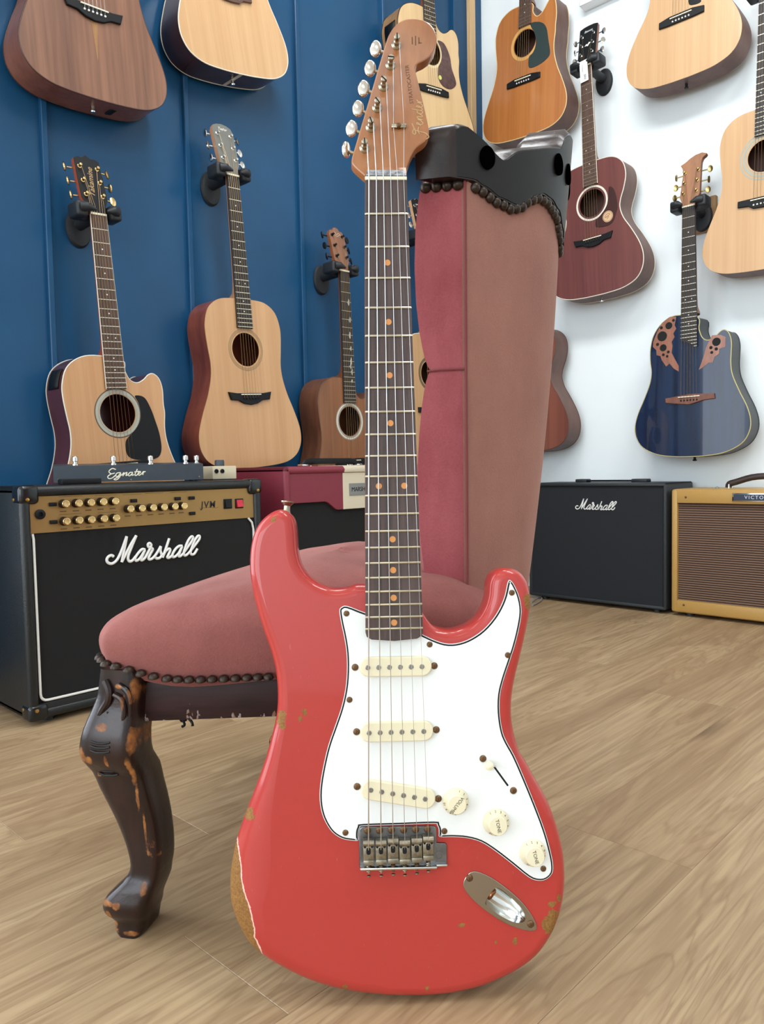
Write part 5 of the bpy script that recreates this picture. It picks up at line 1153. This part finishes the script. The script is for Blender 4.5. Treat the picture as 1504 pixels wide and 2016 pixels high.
hd = part('strap_handle', G().tube([(h0, .534, -.12), (h0 + .01, .546, -.12), (h0 + .03, .549, -.12), (h1 - .03, .549, -.12), (h1 - .01, .546, -.12), (h1, .534, -.12)], .009, 8, flat=.6), BLACK, rt)
for x_ in (h0, h1): part('handle_end', G().box(x_ - .012, .533, -.132, x_ + .012, .540, -.108, b=.002), CHROME, hd)
for x_ in (h0 - .03, h1 + .03): part('lid_screw', G().lathe([(.004, 0), (.003, .002), (.00001, .0024)], 10, T(x_, .533, -.05) @ RX(-90)), CHROME, rt)
# ---- black amplifier by the white wall
YF = 2.56
rt, W, L = amp('guitar_amplifier', 'plain black amplifier with small white script logo beside the tweed amplifier', 'R', YF, -1.645, -1.092, .4545, .235, mat('black_vinyl', '24292c', .5, bump=.4, bscale=300, bdist=.001), th=.014)
part('grille', G().box(-W + .008, .02, -.05, W - .010, .4405, -.007), mat('dark_navy_cloth', '191d22', .9, bump=.4, bscale=900, bdist=.0006), rt, 0)
mx0 = min(x_ for l in ML for x_, _ in l); mx1 = max(x_ for l in ML for x_, _ in l); my0 = min(y_ for l in ML for _, y_ in l)
la, lb = L((1133, 1003), -.005), L((1213, 1003), -.005); s_ = (lb[0] - la[0]) / (mx1 - mx0)
part('logo_lettering', strokes([[(la[0] + (x_ - mx0) * s_, la[1] + .001 + (y_ - my0) * s_, -.0055) for x_, y_ in l] for l in ML], .0019, flat=.8, seg=6), mat('logo_white', 'e9e9e6', .35), rt, 60)
h0, h1 = L((1148, 945), -.12)[0], L((1262, 945), -.12)[0]
hd = part('strap_handle', G().box(h0, .4575, -.135, h1, .4635, -.105, b=.002), BLACK, rt)
for x_, w_ in ((h0, .024), (h1, .030)): part('handle_end', G().box(x_ - w_, .4535, -.14, x_ + w_, .467, -.10, b=.004), RUBBER, hd)
# ---- tweed amplifier
def tweed():
    t = NT('tweed_cloth'); co = t.coord(); xyz = t.n('ShaderNodeSeparateXYZ', {0: co}).outputs
    d = t.math('ADD', xyz[0], t.math('ADD', xyz[1], t.math('MULTIPLY', xyz[2], .8))); w_ = t.math('SINE', t.math('MULTIPLY', d, 1400))
    t.set(Base_Color=t.ramp(t.math('MULTIPLY_ADD', w_, .5, .5), [(.25, '9c7434'), (.75, 'c9a15a')]), Roughness=.5, Coat_Weight=.3, Coat_Roughness=.3); t.bump(w_, .2, .0005); return t.m
def ribcloth():
    t = NT('brown_ribbed_cloth'); co = t.coord(); xyz = t.n('ShaderNodeSeparateXYZ', {0: co}).outputs
    w_ = t.math('MULTIPLY_ADD', t.math('SINE', t.math('MULTIPLY', xyz[1], 2 * math.pi / .0077)), .5, .5); f = t.noise(t.coord((1, .3, 1)), 500, 2)
    t.set(Base_Color=t.ramp(t.math('MULTIPLY_ADD', f, .25, t.math('MULTIPLY', w_, .75)), [(.2, '2c1c17'), (.8, '7d614e')]), Roughness=.85); t.bump(w_, .5, .002); return t.m
TW = tweed()
rt, W, L = amp('guitar_amplifier', 'tweed covered amplifier with brown ribbed grille and leather handle', 'R', YF, -1.076, -.43, .4335, .235, TW, th=.02)
gx0, gz1, gz0 = L((1334, 990), -.004)[0], L((1334, 990), -.004)[1], L((1333, 1181), -.004)[1]
part('grille', G().box(gx0 - .004, gz0 - .004, -.06, -gx0 + .004, gz1 + .004, -.012), ribcloth(), rt, 0)
fg = G()
for b_ in ((-W + .004, .016, gx0, .43), (-gx0, .016, W - .004, .43), (gx0 - .001, gz1, -gx0 + .001, .43), (gx0 - .001, .016, -gx0 + .001, gz0)): fg.box(b_[0], b_[1], -.03, b_[2], b_[3], .0005, b=.0025)
part('front_frame', fg, TW, rt, 40)
for p in ((1350, 979), (1346, 1191)):
    q = L(p); part('panel_screw', G().lathe([(.004, 0), (.003, .0015), (.00001, .002)], 12, T(q[0], q[1], .0005)), RUST, rt); part('panel_screw', G().lathe([(.004, 0), (.003, .0015), (.00001, .002)], 12, T(-q[0], q[1], .0005)), RUST, rt)
q0, q1 = L((1442, 970.5)), L((1442, 987.5))
nw = abs(q0[0]) if q0[0] < 0 else .06
npl = part('name_plate', G().box(q0[0], q1[1], 0, q0[0] + .165, q0[1], .004, b=.0012), CHROME, rt)
part('plate_field', G().box(q0[0] + .004, q1[1] + .004, .003, q0[0] + .161, q0[1] - .004, .0044), mat('plate_navy', '2a3140', .35, .3), npl, 0)
part('plate_lettering', text('VICTORIA', .0155, .0002, M=T(q0[0] + .0825, (q0[1] + q1[1]) / 2, .0046), spacing=1.35), mat('plate_silver', 'b9b9c0', .3, .8), npl, 0)
hx = L((1434, 955), -.11)[0]; LEA = mat('dark_brown_leather', '30211c', .4, bump=.2)
hd = part('leather_handle', G().tube(catmull([(hx, .436, -.11), (hx + .003, .448, -.11), (hx + .025, .455, -.11), (hx + .075, .470, -.11), (hx + .13, .474, -.11), (hx + .185, .470, -.11), (hx + .235, .455, -.11), (hx + .257, .448, -.11), (hx + .26, .436, -.11)], 3, False), .0105, 10, flat=.7), LEA, rt, 50)
for x_ in (hx + .006, hx + .254): part('handle_loop', G().tube([(x_, .434, -.095), (x_, .446, -.095), (x_, .449, -.11), (x_, .446, -.125), (x_, .434, -.125)], .0025, 8), CHROME, hd)
part('jewel_light', G().lathe([(.006, 0), (.006, .003), (.00001, .007)], 12, T(L((1412, 958), -.1)[0], .4335, -.1) @ RX(-90)), mat('tube_grey', '7d8580', .4), rt)
# cable end on the floor by the black amplifier
cpt = [onp(p, 2, .004) for p in ((1046, 1186), (1056, 1178), (1066, 1176), (1064, 1183), (1048, 1192))]
tag(part('loose_cable', G().tube(catmull([tuple(v) for v in cpt], 4, False), .003, 8), mat('grey_cable', '8d8a84', .5)), 'short loop of grey cable on the floor beside the plain black amplifier', 'cable')
